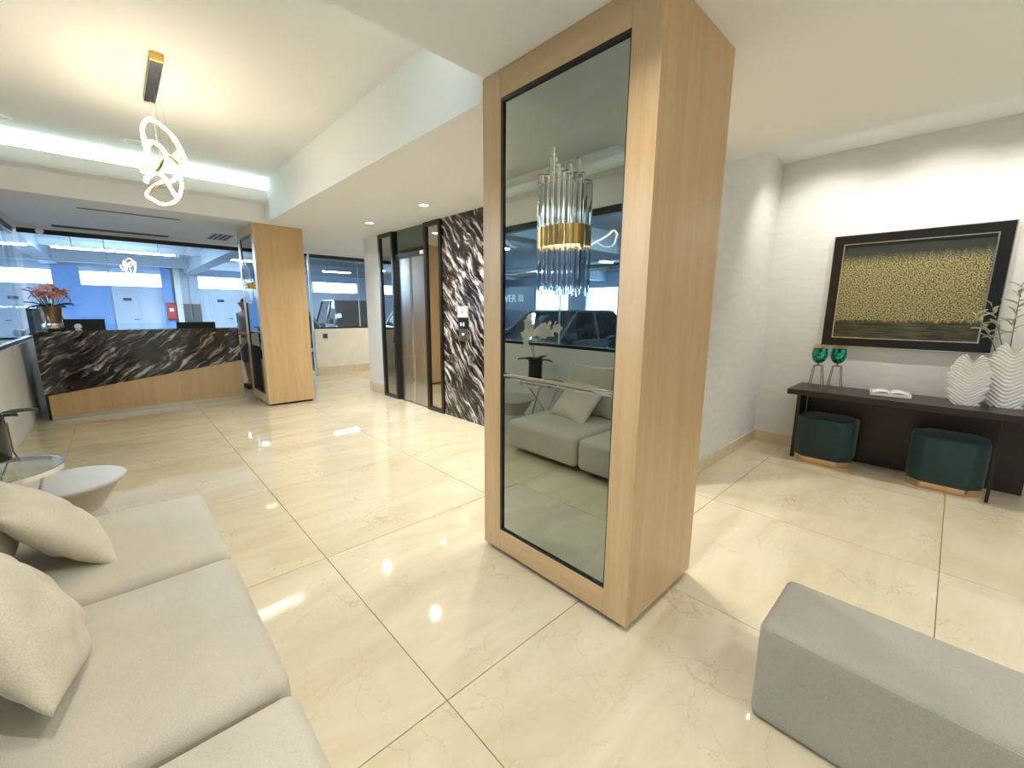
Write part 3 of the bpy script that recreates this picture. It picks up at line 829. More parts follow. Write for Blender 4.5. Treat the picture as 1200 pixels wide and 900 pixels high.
# ------------------------------------------------------------------ sofa
SX0, SX1 = -0.72, 0.255
mods = [(2.092, 2.935), (1.212, 2.062), (0.30, 1.175)]
sofa = thing('modular_sofa', 'long beige fabric modular sofa under the left window', 'sofa', (0, 0, 0))
for i, (a, b) in enumerate(mods):
    s_ = rbox(SX1 - SX0, b - a, 0.27, 0.042, crown=0.022, bulge=0.004, lump=0.008, seed=i).build('seat_cushion', SOFA, sofa, smooth=180, loc=((SX0 + SX1) / 2, (a + b) / 2, 0.062))
    rbox(0.10, b - a, 0.42, 0.04).build('back_rail', SOFA, sofa, smooth=180, loc=(SX0 - 0.045, (a + b) / 2, 0.062))
for (a, b) in ((0.4, 2.85),):
    MB().box(SX0 - 0.02, SX1 - 0.22, a, b, 0.0, 0.075).build('plinth', BLACKM, sofa)
def cushion(label, name, size, loc, rot, group, seed, th=0.17, mat=PILLOW, cat='cushion'):
    o = pillow(size[0], size[1], th, seed, 0.014 if 'throw' in name else 0.006, 34).build(name, mat, None, smooth=180)
    # pillow plane xy -> stand up: local x along Y, local y up
    R = Matrix.Rotation(rot[2], 4, 'Z') @ Matrix.Rotation(rot[0], 4, 'Y') @ Matrix.Rotation(rot[1], 4, 'X')
    base = Matrix(((0, 0, 1, 0), (1, 0, 0, 0), (0, 1, 0, 0), (0, 0, 0, 1)))
    o.matrix_world = Matrix.Translation(loc) @ R @ base
    return tag(o, label, cat, group)
# large back cushions, then throw pillows
cushion('large upright beige back cushion at the far end of the sofa', 'back_cushion', (0.60, 0.52), (-0.50, 2.50, 0.595), (-0.16, 0, 0.0), 'sofa back cushions', 1, th=0.20, mat=SOFA)
cushion('large upright beige back cushion in the middle of the sofa', 'back_cushion', (0.60, 0.52), (-0.54, 1.80, 0.595), (-0.16, 0, 0.0), 'sofa back cushions', 2, th=0.20, mat=SOFA)
cushion('large upright beige back cushion at the near end of the sofa', 'back_cushion', (0.60, 0.52), (-0.54, 0.72, 0.595), (-0.16, 0, 0.0), 'sofa back cushions', 3, th=0.20, mat=SOFA)
cushion('wrinkled beige throw pillow tilted on the far sofa seat', 'throw_pillow', (0.50, 0.45), (-0.295, 2.50, 0.505), (-0.70, 0.08, 0.14), 'throw pillows', 4, th=0.16)
cushion('wrinkled beige throw pillow on the middle sofa seat at the photo edge', 'throw_pillow', (0.46, 0.44), (-0.29, 1.66, 0.54), (-0.42, -0.34, 0.05), 'throw pillows', 5, th=0.17)

# bench in the right foreground
b = rbox(0.36, 1.6, 0.365, 0.03, crown=0.004, n=10).build('upholstered_bench', BENCH, None, smooth=180, loc=(1.463 + 0.18, 0.325 - 0.8, 0.004))
tag(b, 'low taupe upholstered bench in the right foreground', 'bench')
pz = MB().tube([(-0.166, 0.787, 0.012), (-0.170, 0.790, 0.18), (-0.170, 0.790, 0.33), (-0.160, 0.785, 0.352)], 0.004)
pz.build('piping', BENCH, b, smooth=180)
pz = MB().tube([(0.0 + 0.17 * math.cos(a_), 0.78, 0.0) for a_ in (PI, PI * 0.999)] if False else [(-0.176, 0.76, 0.346), (-0.176, 0.2, 0.346), (-0.176, -0.76, 0.346)], 0.003)
pz.build('piping', BENCH, b, smooth=180)

# ------------------------------------------------------------------ side tables
k = thing('drum_side_table', 'pale round waisted side table behind the far end of the sofa', 'side table', (-0.325, 3.47, 0))
MB().lathe([(0.21, 0.0), (0.20, 0.02), (0.135, 0.20), (0.24, 0.365), (0.262, 0.375)], seg=48, cap=True).build('waisted_base', STONEW, k, smooth=40)
MB().lathe([(0.0001, 0.392), (0.255, 0.392), (0.265, 0.386), (0.265, 0.375), (0.0001, 0.374)], seg=48).build('table_top', STONEW, k, smooth=30)
k = thing('glass_side_table', 'round glass topped side table with steel rim holding the orchid', 'side table', (-0.55, 3.22, 0))
MB().lathe([(0.0001, 0.575), (0.25, 0.575), (0.25, 0.567), (0.0001, 0.567)], seg=48).build('glass_top', CLEARG, k)
MB().lathe([(0.25, 0.58), (0.262, 0.58), (0.262, 0.555), (0.25, 0.555), (0.25, 0.58)], seg=48).build('rim', CHROME, k, smooth=30)
for a in (1.447, 1.447 + 2 * PI / 3, 1.447 + 4 * PI / 3):
    MB().cyl((0.24 * math.cos(a), 0.24 * math.sin(a), 0.557), (0.20 * math.cos(a + 2.2), 0.20 * math.sin(a + 2.2), 0.0), 0.008).build('leg', CHROME, k, smooth=40)

# orchid
orchid = thing('potted_orchid', 'white orchid in a dark green cylinder vase on the glass side table', 'potted plant', (-0.565, 3.34, 0.577))
MB().lathe([(0.0001, 0.03), (0.080, 0.03), (0.082, 0.04), (0.082, 0.27), (0.076, 0.27), (0.074, 0.06), (0.0001, 0.06)], seg=28).build('vase', VASEG, orchid, smooth=40)
MB().lathe([(0.0001, 0.23), (0.074, 0.23)], seg=20).build('moss', LEAFG, orchid)
for a in (0.3, 0.3 + 2 * PI / 3, 0.3 + 4 * PI / 3):
    MB().tube([(0.087 * math.cos(a), 0.087 * math.sin(a), 0.22), (0.089 * math.cos(a), 0.089 * math.sin(a), 0.06), (0.105 * math.cos(a), 0.105 * math.sin(a), 0.0)], 0.004).build('stand_leg', BRONZE, orchid, smooth=60)
def leaf_mesh(L_, W_, curl=0.3, n=9):
    mb = MB()
    def fn(u, v):
        a = v; wd = W_ * math.sin(PI * min(1, a * 0.93 + 0.05)) ** 0.8
        return Vector(((u - 0.5) * wd, a * L_, curl * L_ * (a - a * a * 1.6) + 0.25 * W_ * (abs(u - 0.5) * 2) ** 2))
    mb.grid(fn, 5, n)
    return mb
for i, (az, el, L_) in enumerate([(0.2, 0.3, 0.20), (1.6, 0.5, 0.17), (2.9, 0.25, 0.20), (4.1, 0.5, 0.16), (5.2, 0.35, 0.2)]):
    o = leaf_mesh(L_, 0.06).build('leaf', LEAFG, orchid, smooth=180, loc=(0.02 * math.sin(-az), 0.02 * math.cos(az), 0.22), rot=(el, 0, az))
    sm = o.modifiers.new('thick', 'SOLIDIFY'); sm.thickness = 0.003
def blossom(name, pet, n, R_, mat, parent, loc, rot, center=None, wid=0.62):
    mb = MB()
    for i in range(n):
        a = 2 * PI * i / n
        Rm = Matrix.Rotation(a, 3, 'Z')
        def fn(u, v, Rm=Rm):
            wd = R_ * wid * math.sin(PI * (0.08 + 0.9 * v)) ** 0.7
            return Rm @ Vector(((u - 0.5) * wd, R_ * (0.05 + 0.95 * v), R_ * (0.25 * v - 0.35 * v * v) + R_ * 0.08 * (abs(u - .5) * 2) ** 2 + 0.002 * (i % 2)))
        mb.grid(fn, 5, 6)
    o = mb.build(name, mat, parent, smooth=180, loc=loc, rot=rot)
    sm = o.modifiers.new('thick', 'SOLIDIFY'); sm.thickness = 0.0015
    return o
rnd = random.Random(11)
stem1 = [(0.0, 0.0, 0.20), (0.02, 0.02, 0.40), (0.03, -0.02, 0.52), (0.06, -0.18, 0.61), (0.08, -0.36, 0.64)]
stem2 = [(0.0, 0.01, 0.20), (0.0, 0.07, 0.38), (0.02, 0.11, 0.56), (0.04, 0.06, 0.72)]
for st in (stem1, stem2):
    P = []
    for i in range(len(st) - 1):
        for q in range(4):
            P.append(Vector(st[i]).lerp(Vector(st[i + 1]), q / 4))
    P.append(Vector(st[-1]))
    MB().tube(P, 0.0032, seg=6).build('stem', STEM, orchid, smooth=60)
for (x, y, z) in [(0.05, -0.02, .52), (0.07, -0.08, .58), (0.08, -0.14, .62), (0.09, -0.21, .64), (0.09, -0.28, .66), (0.08, -0.35, .66), (0.08, -0.26, .58), (0.07, -0.17, .55), (0.09, -0.40, .63), (0.08, -0.33, .59),
                  (0.03, 0.13, .46), (0.04, 0.14, .54), (0.05, 0.10, .60), (0.06, 0.07, .68), (0.03, 0.10, .50), (0.06, 0.02, .56), (0.05, 0.05, .63), (0.05, 0.06, .73)]:
    f_ = blossom('flower', None, 5, 0.058, PETALW, orchid, (x, y, z), (PI / 2 + rnd.uniform(-.4, .4), rnd.uniform(-.5, .5), PI / 2 + rnd.uniform(-.8, .8)), wid=0.8)

# ------------------------------------------------------------------ reception desk
desk = thing('reception_desk', 'dark marble reception desk with slanted oak lower panel', 'reception desk', (0.30, 7.55, 0))
xa, xb = -1.045, 1.045
MB().prism([(xa, 0.31), (xb, 0.605), (xb, 1.09), (xa, 1.09)], 'y', 0.0, 0.05).build('marble_front', MARB_D, desk)
MB().prism([(xa + 0.03, 0.058), (xb, 0.058), (xb, 0.603), (xa + 0.03, 0.311)], 'y', 0.004, 0.05, ).build('slanted_wood_panel', OAK, desk)
MB().box(xa + 0.03, xb + 0.01, -0.004, 0.05, 0.0, 0.06).build('metal_plinth', ALU, desk)
MB().box(xa, xb, 0.0, 0.32, 1.09, 1.105).build('counter_top', MARB_D, desk)
MB().box(xa, xa + 0.04, 0.05, 0.75, 0.0, 1.09).build('end_panel', BLACKM, desk)
MB().box(xb - 0.04, xb, 0.05, 0.75, 0.0, 0.80).build('end_panel', BLACKM, desk)
MB().box(xa + 0.04, xb - 0.04, 0.05, 0.75, 0.72, 0.76).build('work_surface', WENGE, desk)
def monitor(x, y, z, w_, h_, label, rz):
    m = thing('computer_monitor', label, 'monitor', (x, y, z), rz, group='monitors behind the reception desk')
    MB().box(-w_ / 2, w_ / 2, -0.015, 0.015, 0.14, 0.14 + h_, 0.005).build('screen_housing', BLACKM, m)
    MB().box(-w_ * 0.25, w_ * 0.25, -0.035, -0.015, 0.14 + h_ * 0.25, 0.14 + h_ * 0.75, 0.005).build('rear_cover', BLACK, m)
    MB().box(-0.03, 0.03, -0.02, 0.01, 0.01, 0.2).build('stand_neck', BLACKM, m)
    MB().box(-0.12, 0.12, -0.09, 0.09, 0.0, 0.012, 0.003).build('stand_foot', BLACKM, m)
    return m
monitor(-0.33, 8.02, 0.76, 0.43, 0.34, 'wide black monitor behind the desk next to the bouquet', 0.0)
m_ = monitor(0.89, 8.02, 0.76, 0.48, 0.285, 'black monitor behind the right half of the desk', 0.0)
MB().box(-0.06, 0.07, -0.0375, -0.034, 0.30, 0.335).build('asset_sticker', PAPERW, m_)
# ring shaped desk gadget (small white thing beside the first monitor)
k = thing('desk_card_holder', 'small white and silver stand on the counter beside the bouquet', 'card holder', (-0.36, 7.66, 1.105))
MB().box(-0.03, 0.03, -0.02, 0.02, 0, 0.012, 0.002).build('foot', CHROME, k)
MB().lathe([(0.0001, 0.0), (0.032, 0.0), (0.036, 0.006), (0.032, 0.012), (0.0001, 0.012)], seg=20).build('disc', WHITE, k, smooth=40, loc=(0, 0.006, 0.05), rot=(PI / 2, 0, 0))
# bouquet
bq = thing('flower_bouquet', 'pink lily bouquet in a bronze vase on the left end of the desk', 'flowers', (-0.575, 7.72, 1.105))
MB().lathe([(0.0001, 0.0), (0.085, 0.0), (0.095, 0.02), (0.10, 0.07), (0.095, 0.09), (0.085, 0.10), (0.095, 0.26), (0.105, 0.30), (0.098, 0.30), (0.085, 0.26), (0.07, 0.1), (0.0001, 0.1)], seg=28).build('vase', VASEB, bq, smooth=50)
MB().lathe([(0.086, 0.0), (0.098, 0.022), (0.103, 0.07), (0.098, 0.092)], seg=28).build('silver_foot_band', ALU, bq, smooth=50)
for i in range(16):
    az = i * 2.4; R_ = 0.03 + 0.14 * math.sqrt((i + 0.5) / 16)
    px, py = R_ * math.cos(az), R_ * math.sin(az) * 0.8
    pz_ = 0.42 + 0.12 * (1 - R_ / 0.18) + rnd.uniform(-0.02, 0.03)
    st = MB().tube([(0, 0, 0.22), (px * 0.5, py * 0.5, 0.33), (px, py, pz_)], 0.004, seg=5).build('stem', STEM, bq)
    blossom('flower', None, 6, 0.085, PETALP, bq, (px, py, pz_), (rnd.uniform(-.7, .7) - 0.5, rnd.uniform(-.7, .7), rnd.uniform(0, 6)), wid=0.42)
for i in range(10):
    az = i * 0.63
    o = leaf_mesh(0.17, 0.045).build('leaf', LEAFG, bq, smooth=180, loc=(0.05 * math.sin(-az), 0.05 * math.cos(az), 0.29), rot=(rnd.uniform(0.0, 0.5), 0, az))
    sm = o.modifiers.new('thick', 'SOLIDIFY'); sm.thickness = 0.002

# ------------------------------------------------------------------ console niche furniture
con = thing('console_table', 'dark wood console table under the framed painting', 'console table', (XN - 0.02, 0.15, 0))
MB().box(-0.505, -0.002, -1.0, 0.86, 0.645, 0.695, 0.002).build('table_top', WENGE, con)
MB().box(-0.045, -0.015, -0.67, 0.78, 0.0, 0.645).build('back_panel', WENGE, con)
MB().box(-0.32, -0.045, 0.785, 0.815, 0.0, 0.645).build('side_panel', WENGE, con)
MB().prism([(-0.43, 0.0), (-0.405, 0.0), (-0.36, 0.645), (-0.43, 0.645)], 'y', -0.465, -0.485).build('blade_leg', BLACK, con)
def stool(label, x, y, rz):
    t = thing('velvet_stool', label, 'stool', (x, y, 0), rz, group='green velvet stools under the console')
    def octo(w, d, ch): return [(-d, -w + ch), (-d, w - ch), (-d + ch, w), (d - ch, w), (d, w - ch), (d, -w + ch), (d - ch, -w), (-d + ch, -w)]
    MB().prism(octo(0.212, 0.192, 0.085), 'z', 0.0, 0.055).build('rose_gold_base', ROSE, t)
    MB().prism(octo(0.222, 0.20, 0.09), 'z', 0.055, 0.43, 0.022).build('velvet_seat', VELVET, t, smooth=35)
    return t
stool('green velvet chamfered stool under the left end of the console', XN - 0.245, 0.715, 0.0)
stool('green velvet chamfered stool in shadow under the right of the console', XN - 0.245, -0.085, 0.0)
# painting
pt = thing('framed_painting', 'gold and dark green abstract landscape painting in a black frame', 'painting', (XN, 0.3375, 1.59))
w2, h2 = 0.5475, 0.50
fr_ = MB()
fr_.box(-0.045, -0.002, -w2, w2, -h2, -h2 + 0.075).box(-0.045, -0.002, -w2, w2, h2 - 0.075, h2)
fr_.box(-0.045, -0.002, -w2, -w2 + 0.075, -h2 + 0.075, h2 - 0.075).box(-0.045, -0.002, w2 - 0.075, w2, -h2 + 0.075, h2 - 0.075)
fo = fr_.build('frame', BLACK, pt)
def ring(y, z, t_, x0, x1):
    m = MB()
    m.box(x0, x1, -y, y, -z, -z + t_).box(x0, x1, -y, y, z - t_, z).box(x0, x1, -y, -y + t_, -z + t_, z - t_).box(x0, x1, y - t_, y, -z + t_, z - t_)
    return m
ring(w2 - 0.072, h2 - 0.072, 0.010, -0.047, -0.03).build('silver_slip', ALU, fo)
ring(w2 + 0.006, h2 + 0.006, 0.008, -0.040, -0.002).build('silver_edge', ALU, fo)
MB().box(-0.028, -0.004, -w2 + 0.07, w2 - 0.07, -h2 + 0.07, h2 - 0.07).build('canvas', painting_mat(-h2 + 0.075, h2 - 0.075), pt)
TZ = 0.695
def goblet(label, x, y):
    t = thing('mercury_candle_holder', label, 'candle holder', (x, y, TZ), group='teal candle holders')
    pr = [(0.0001, 0.235), (0.025, 0.238), (0.045, 0.255), (0.058, 0.29), (0.061, 0.33), (0.056, 0.37)]
    MB().lathe(pr, seg=28).build('bowl', MERC, t, smooth=60)
    MB().lathe([(0.056, 0.37), (0.052, 0.415), (0.050, 0.415), (0.054, 0.37)], seg=28).build('clear_rim', AMBER, t, smooth=60)
    MB().lathe([(0.0001, 0.21), (0.008, 0.21), (0.010, 0.235), (0.0001, 0.24)], seg=12).build('collar', BRONZE, t)
    f = MB()
    top = [(0.03, 0.03), (-0.03, 0.03), (-0.03, -0.03), (0.03, -0.03)]; bot = [(0.05, 0.05), (-0.05, 0.05), (-0.05, -0.05), (0.05, -0.05)]
    for i in range(4):
        f.cyl((*top[i], 0.212), (*top[(i + 1) % 4], 0.212), 0.0035, seg=6)
        f.cyl((*bot[i], 0.0035), (*bot[(i + 1) % 4], 0.0035), 0.0035, seg=6)
    f.build('stand_ring', BRONZE, t)
    for i in range(4):
        MB().cyl((*bot[i], 0.0035), (*top[i], 0.212), 0.004, seg=6).build('leg', BRONZE, t)
    return t
goblet('teal mercury glass candle holder on brass legs, nearer the niche corner', 4.765, 0.845)
goblet('teal mercury glass candle holder on brass legs, nearer the open book', 4.84, 0.715)
k = thing('open_magazine', 'open magazine on a clear acrylic tray on the console', 'magazine', (4.80, 0.32, TZ), 0.12)
ac = ring(0.125, 0.11, 0.006, 0, 0); ac.bm.free()
MB().box(-0.12, 0.12, -0.13, 0.13, 0.0, 0.006).build('tray_base', CLEARG, k)
tr = MB(); tr.box(-0.12, -0.114, -0.13, 0.13, 0.006, 0.03).box(0.114, 0.12, -0.13, 0.13, 0.006, 0.03).box(-0.114, 0.114, -0.13, -0.124, 0.006, 0.03).box(-0.114, 0.114, 0.124, 0.13, 0.006, 0.03)
tr.build('tray_wall', WHITE, k)
for sgn in (-1, 1):
    m = MB()
    m.grid(lambda u, v, sgn=sgn: Vector((-0.10 + 0.20 * v, sgn * 0.118 * u, 0.030 + 0.014 * math.sin(PI * min(1, u * 1.1)) ** 1)), 9, 2)
    o = m.build('page', PAPERW, k, smooth=60); sm = o.modifiers.new('thick', 'SOLIDIFY'); sm.thickness = 0.006

def leaf_vase(label, x, y, hgt, wid, rz, seed):
    t = thing('leaf_vase', label, 'vase', (x, y, TZ), rz, group='white leaf shaped vases')
    rn = random.Random(seed)
    mb = MB()
    NU, NV = 96, 90
    lobes = 6
    def fn(u, v):
        a = 2 * PI * u
        cy, cx = math.cos(a), math.sin(a)            # cy: across (Y), cx: depth (X)
        W = wid / 2 * (0.60 + 0.42 * math.sin(PI * min(1.0, v * 0.92 + 0.04)) ** 0.8)
        ph = (v * lobes + 0.18 * (1 if cy > 0 else -1)) % 1.0
        W *= 1.0 + (0.20 * (ph - 0.5) - 0.10 * math.exp(-((ph - 0.03) / 0.07) ** 2)) * abs(cy) ** 2
        Y_ = W * (abs(cy) ** 0.85) * (1 if cy >= 0 else -1)
        D = 0.052 * (0.55 + 0.6 * math.sin(PI * (0.12 + 0.7 * v)))
        X_ = D * (abs(cx) ** 0.9) * (1 if cx >= 0 else -1)
        s_ = v - 0.45 * abs(Y_) / wid
        rel = 0.006 * math.sin(2 * PI * s_ * 17) * min(1, abs(Y_) / (wid * 0.06)) + 0.006 * math.exp(-(Y_ / (wid * 0.035)) ** 2)
        X_ += rel * (1 if cx >= 0 else -1) * min(1, abs(cx) * 2)
        lean = 0.02 * math.sin(PI * v)
        z = hgt * v * (1 - 0.10 * abs(Y_ / (wid / 2)) ** 2 * (v ** 2)) - 0.16 * hgt * math.exp(-(Y_ / (wid * 0.10)) ** 2) * v ** 8 - 0.10 * hgt * (abs(cy) ** 6) * v ** 6
        return Vector((X_ + lean, Y_, z))
    mb.grid(fn, NU, NV, cu=True)
    bmesh.ops.holes_fill(mb.bm, edges=[e for e in mb.bm.edges if e.is_boundary and all(v.co.z < 0.01 for v in e.verts)])
    o = mb.build('leaf_body', CERAM, t, smooth=70)
    return t
V1 = leaf_vase('shorter white ceramic leaf shaped vase on the console', 4.765, -0.12, 0.40, 0.225, 0.05, 1)
V2 = leaf_vase('taller white ceramic leaf shaped vase holding sage branches', 4.865, -0.325, 0.50, 0.27, -0.1, 2)
br = thing('sage_branches', 'pale sage green leafy branches standing in the taller leaf vase', 'branches', (4.87, -0.31, TZ + 0.12))
lm = leaf_mesh(0.085, 0.024, 0.2, 6).build('leaf', LEAFS, br, smooth=180)
lm.location = (0, 0.03, 0.5); lm.rotation_euler = (0.8, 0, 0.3)
sm = lm.modifiers.new('thick', 'SOLIDIFY'); sm.thickness = 0.0015
first = True
for (p0, p1, p2, cnt) in [((0, 0, 0), (-0.01, 0.02, 0.45), (0.0, 0.02, 0.80), 15), ((0, 0.02, 0.1), (-0.03, 0.10, 0.42), (-0.05, 0.22, 0.56), 15), ((0, -0.02, 0.1), (0.0, -0.08, 0.36), (-0.02, -0.20, 0.47), 9), ((0, 0.0, 0.1), (-0.04, 0.06, 0.40), (-0.05, 0.15, 0.64), 9)]:
    P = []
    for i in range(13):
        s_ = i / 12
        P.append(Vector(p0) * (1 - s_) ** 2 + Vector(p1) * 2 * s_ * (1 - s_) + Vector(p2) * s_ ** 2)
    MB().tube(P, 0.004, seg=5, rfun=lambda q: 1.1 - 0.7 * q).build('twig', STEM, br, smooth=60)
    for i in range(cnt):
        s_ = 0.52 + 0.48 * i / (cnt - 1)
        q = Vector(p0) * (1 - s_) ** 2 + Vector(p1) * 2 * s_ * (1 - s_) + Vector(p2) * s_ ** 2
        l_ = inst(lm, 'leaf', br, q, (rnd.uniform(0.1, 1.0), rnd.uniform(-0.4, 0.4), i * 2.4 + rnd.uniform(-.4, .4)))
        l_.scale = [rnd.uniform(0.7, 1.15)] * 3
        sm = l_.modifiers.new('thick', 'SOLIDIFY'); sm.thickness = 0.0015

# ------------------------------------------------------------------ parking garage beyond the glass
GX0, GX1, GY0, GY1, GZ = -12.0, 14.0, -6.0, 20.0, 3.02
struct(MB().box(GX0, XL - 0.13, GY0, GY1, -0.2, -0.04).box(XL - 0.13, GX1, YF + 0.1, GY1, -0.2, -0.04), 'floor_garage', GFLOOR)
struct(MB().box(GX0 - .2, XL - 0.13, GY0, GY1 + .2, GZ, GZ + 0.2).box(XL - 0.13, GX1, YF + 0.1, GY1 + .2, GZ, GZ + 0.2), 'ceiling_garage', GCEIL)
for i, (x0, x1, y0, y1, z0) in enumerate([(-12, 14, 15.2, 15.5, 2.86), (-12, 14, 18.2, 18.5, 2.72), (-12, -1.1, 5.2, 5.6, 2.6), (-12, -1.1, 10.2, 10.6, 2.62), (-6.4, -6.0, -6, 20, 2.66), (2.0, 2.35, 9.3, 20, 2.62), (-1.5, -1.15, 9.3, 20, 2.74)]):
    struct(MB().box(x0, x1, y0, y1, z0, GZ), 'trim_%d' % (i + 4), GBEAM)
# far garage wall with high window openings
fwm = MB()
wins = [(-5.2, -1.34), (-0.70, 1.36), (2.45, 4.6), (6.6, 8.6)]
fwm.box(GX0, GX1, GY1, GY1 + 0.2, -0.05, 2.12).box(GX0, GX1, GY1, GY1 + 0.2, 2.57, GZ)
prev = GX0
for a, b_ in wins + [(GX1, GX1)]:
    if a > prev: fwm.box(prev, a, GY1, GY1 + 0.2, 2.12, 2.57)
    prev = b_
fg = struct(fwm, 'wall_garage_far', GWALL)
for i, (a, b_) in enumerate(wins):
    root = struct(MB().box(a, b_, GY1 - 0.02, GY1 + 0.05, 2.10, 2.13), 'window_%d' % (i + 4), GDOOR)
    n = max(2, int((b_ - a) / 0.52))
    for j in range(n):
        xa_, xb_ = a + (b_ - a) * j / n, a + (b_ - a) * (j + 1) / n
        MB().box(xa_ + 0.01, xb_ - 0.01, GY1 + 0.04, GY1 + 0.05, 2.13, 2.57).build('pane', CLEARG, root)
        if j: MB().box(xa_ - 0.012, xa_ + 0.012, GY1 + 0.02, GY1 + 0.07, 2.13, 2.57).build('mullion', GDARK, root)
struct(MB().box(-1.34, -0.70, GY1 - 0.03, GY1, -0.04, 2.72).box(-0.70, 0.02, GY1 - 0.03, GY1, -0.04, 2.10), 'wall_garage_blue', GBLUE)
struct(MB().box(1.34, 1.61, GY1 - 0.25, GY1, -0.04, GZ), 'wall_garage_blue_pier', GBLUE)
struct(MB().box(1.69, 1.87, GY1 - 0.3, GY1, -0.04, GZ), 'wall_garage_white_pier', WHITE)
struct(MB().box(1.87, 2.40, GY1 - 0.22, GY1, -0.04, GZ), 'wall_garage_grey_pier', GBEAM)
for i, (a, b_, h_) in enumerate([(0.06, 0.66, 2.0), (2.77, 3.46, 1.98), (3.62, 4.3, 1.98)]):
    d = struct(MB().box(a, b_, GY1 - 0.05, GY1 - 0.005, -0.04, h_, 0.004), 'door_%d' % (i + 3), GDOOR)
    f = MB(); f.box(a - 0.05, a - 0.002, GY1 - 0.06, GY1 - 0.003, -0.04, h_ + 0.05).box(b_ + 0.002, b_ + 0.05, GY1 - 0.06, GY1 - 0.003, -0.04, h_ + 0.05).box(a - 0.002, b_ + 0.002, GY1 - 0.06, GY1 - 0.003, h_ + 0.002, h_ + 0.05)
    f.build('door_frame', GWALL, d)
    MB().cyl((b_ - 0.07, GY1 - 0.11, 0.98), (b_ - 0.07, GY1 - 0.05, 0.98), 0.02).cyl((b_ - 0.07, GY1 - 0.10, 0.98), (b_ - 0.18, GY1 - 0.10, 0.98), 0.012).build('door_handle', GDARK, d)
    MB().box(a + 0.2, a + 0.42, GY1 - 0.058, GY1 - 0.05, 1.62, 1.72).build('door_plaque', PLAQ, d)
k = thing('fire_hose_cabinet', 'red fire hose cabinet on the blue garage pier behind the glass', 'fire cabinet', (1.515, GY1 - 0.25, 0.96))
MB().box(-0.13, 0.13, -0.12, 0.0, 0.0, 0.62, 0.006).build('box', RED, k)
MB().box(-0.11, 0.11, -0.128, -0.118, 0.02, 0.60, 0.004).build('cabinet_door', RED, k)
MB().box(-0.06, 0.06, -0.131, -0.127, 0.3, 0.42).build('notice', WHITE, k)
for i, x in enumerate((1.99, 2.27)):
    k = thing('meter_panel', ['dark grey meter panel on the garage pier nearer the red cabinet', 'dark grey meter panel on the garage pier nearer the second door'][i], 'panel', (x, GY1 - 0.22, 0.86), group='dark meter panels')
    MB().box(-0.13, 0.13, -0.08, 0.0, 0.0, 0.68, 0.005).build('box', GDARK, k)
    MB().box(-0.11, 0.11, -0.088, -0.078, 0.03, 0.65, 0.004).build('panel_door', GDARK, k)
# garage lamps
def garage_lamp(x0, x1, y, label, z=GZ - 0.09, rot=False, w_=0.16, mat=None):
    t = thing('garage_light', label, 'ceiling light', ((x0 + x1) / 2, y, GZ), PI / 2 if rot else 0, group='long garage ceiling lights')
    h = (x1 - x0) / 2
    zz = z - GZ
    MB().box(-h, h, -w_ / 2, w_ / 2, zz + 0.02, zz + 0.06).build('housing', WHITE, t)
    MB().box(-h + 0.01, h - 0.01, -w_ / 2 + 0.01, w_ / 2 - 0.01, zz, zz + 0.02).build('diffuser', mat or TUBE, t)
    for x in (-h * 0.7, h * 0.7):
        MB().cyl((x, 0, zz + 0.05), (x, 0, 0), 0.006, seg=6).build('hanger', GDARK, t)
garage_lamp(-0.88, 1.31, 14.2, 'long garage light seen through the glass above the reception desk', z=2.72)
garage_lamp(-3.4, -1.25, 14.2, 'long garage light at the far left behind the glass', z=2.72)
garage_lamp(4.6, 5.4, 13.0, 'short garage light seen through the hall window', z=GZ - 0.55, mat=TUBE2)
garage_lamp(2.6, 4.4, 16.4, 'long garage light to the right of the ceiling beam')
garage_lamp(-4.6, -3.2, 3.6, 'garage light reflected in the near pillar mirror', rot=False)
garage_lamp(-9.0, -7.6, 8.0, 'garage light deep in the garage, seen only in the mirror')
garage_lamp(-8.0, -6.6, 12.4, 'added garage light that brightens the tower sign in the mirror')  # lamp added so the sign board and wall are lit
garage_lamp(-4.6, -3.2, 8.2, 'garage light over the parked cars beside the left window')
# left garage wall with daylight openings and railings
lw = MB()
ops = [(7.4, 11.2), (12.2, 14.4)]
lw.box(GX0 - 0.2, GX0, GY0, GY1, -0.05, 0.72).box(GX0 - 0.2, GX0, GY0, GY1, 2.35, GZ)
prev = GY0
for a, b_ in ops + [(GY1, GY1)]:
    lw.box(GX0 - 0.2, GX0, prev, a, 0.72, 2.35); prev = b_
struct(lw, 'wall_garage_left', GBEAM)
for i, (a, b_) in enumerate(ops):
    t = thing('steel_railing', ['pale steel railing in the wide garage opening, seen in the mirror', 'pale steel railing in the narrow garage opening, seen in the mirror'][i], 'railing', (GX0 + 0.05, (a + b_) / 2, 0.72), group='railings in the garage openings')
    h = (b_ - a) / 2
    for z in (0.12, 0.3, 0.48, 0.66):
        MB().cyl((0, -h, z), (0, h, z), 0.022, seg=8).build('rail', WHITE, t)
    for q in range(5):
        y = -h + 0.02 + (2 * h - 0.04) * q / 4
        MB().cyl((0, y, 0), (0, y, 0.7), 0.025, seg=8).build('post', WHITE, t)
struct(MB().box(GX0 - .2, XL - 0.13, GY0 - 0.2, GY0, -0.05, GZ), 'wall_garage_near', GBEAM)
struct(MB().box(GX1, GX1 + 0.2, YF, GY1 + .2, -0.05, GZ), 'wall_garage_right', GWALL)
struct(MB().box(7.1, GX1 + .2, YF, YF + 0.2, -0.05, GZ + .2), 'wall_garage_return', GWALL)
for i, (x, y) in enumerate([(-6.2, 15.4), (-6.2, 0.2)]):
    struct(MB().box(x - 0.3, x + 0.3, y - 0.3, y + 0.3, -0.04, GZ, 0.02), 'wall_garage_column_%d' % (i + 1), GBEAM)
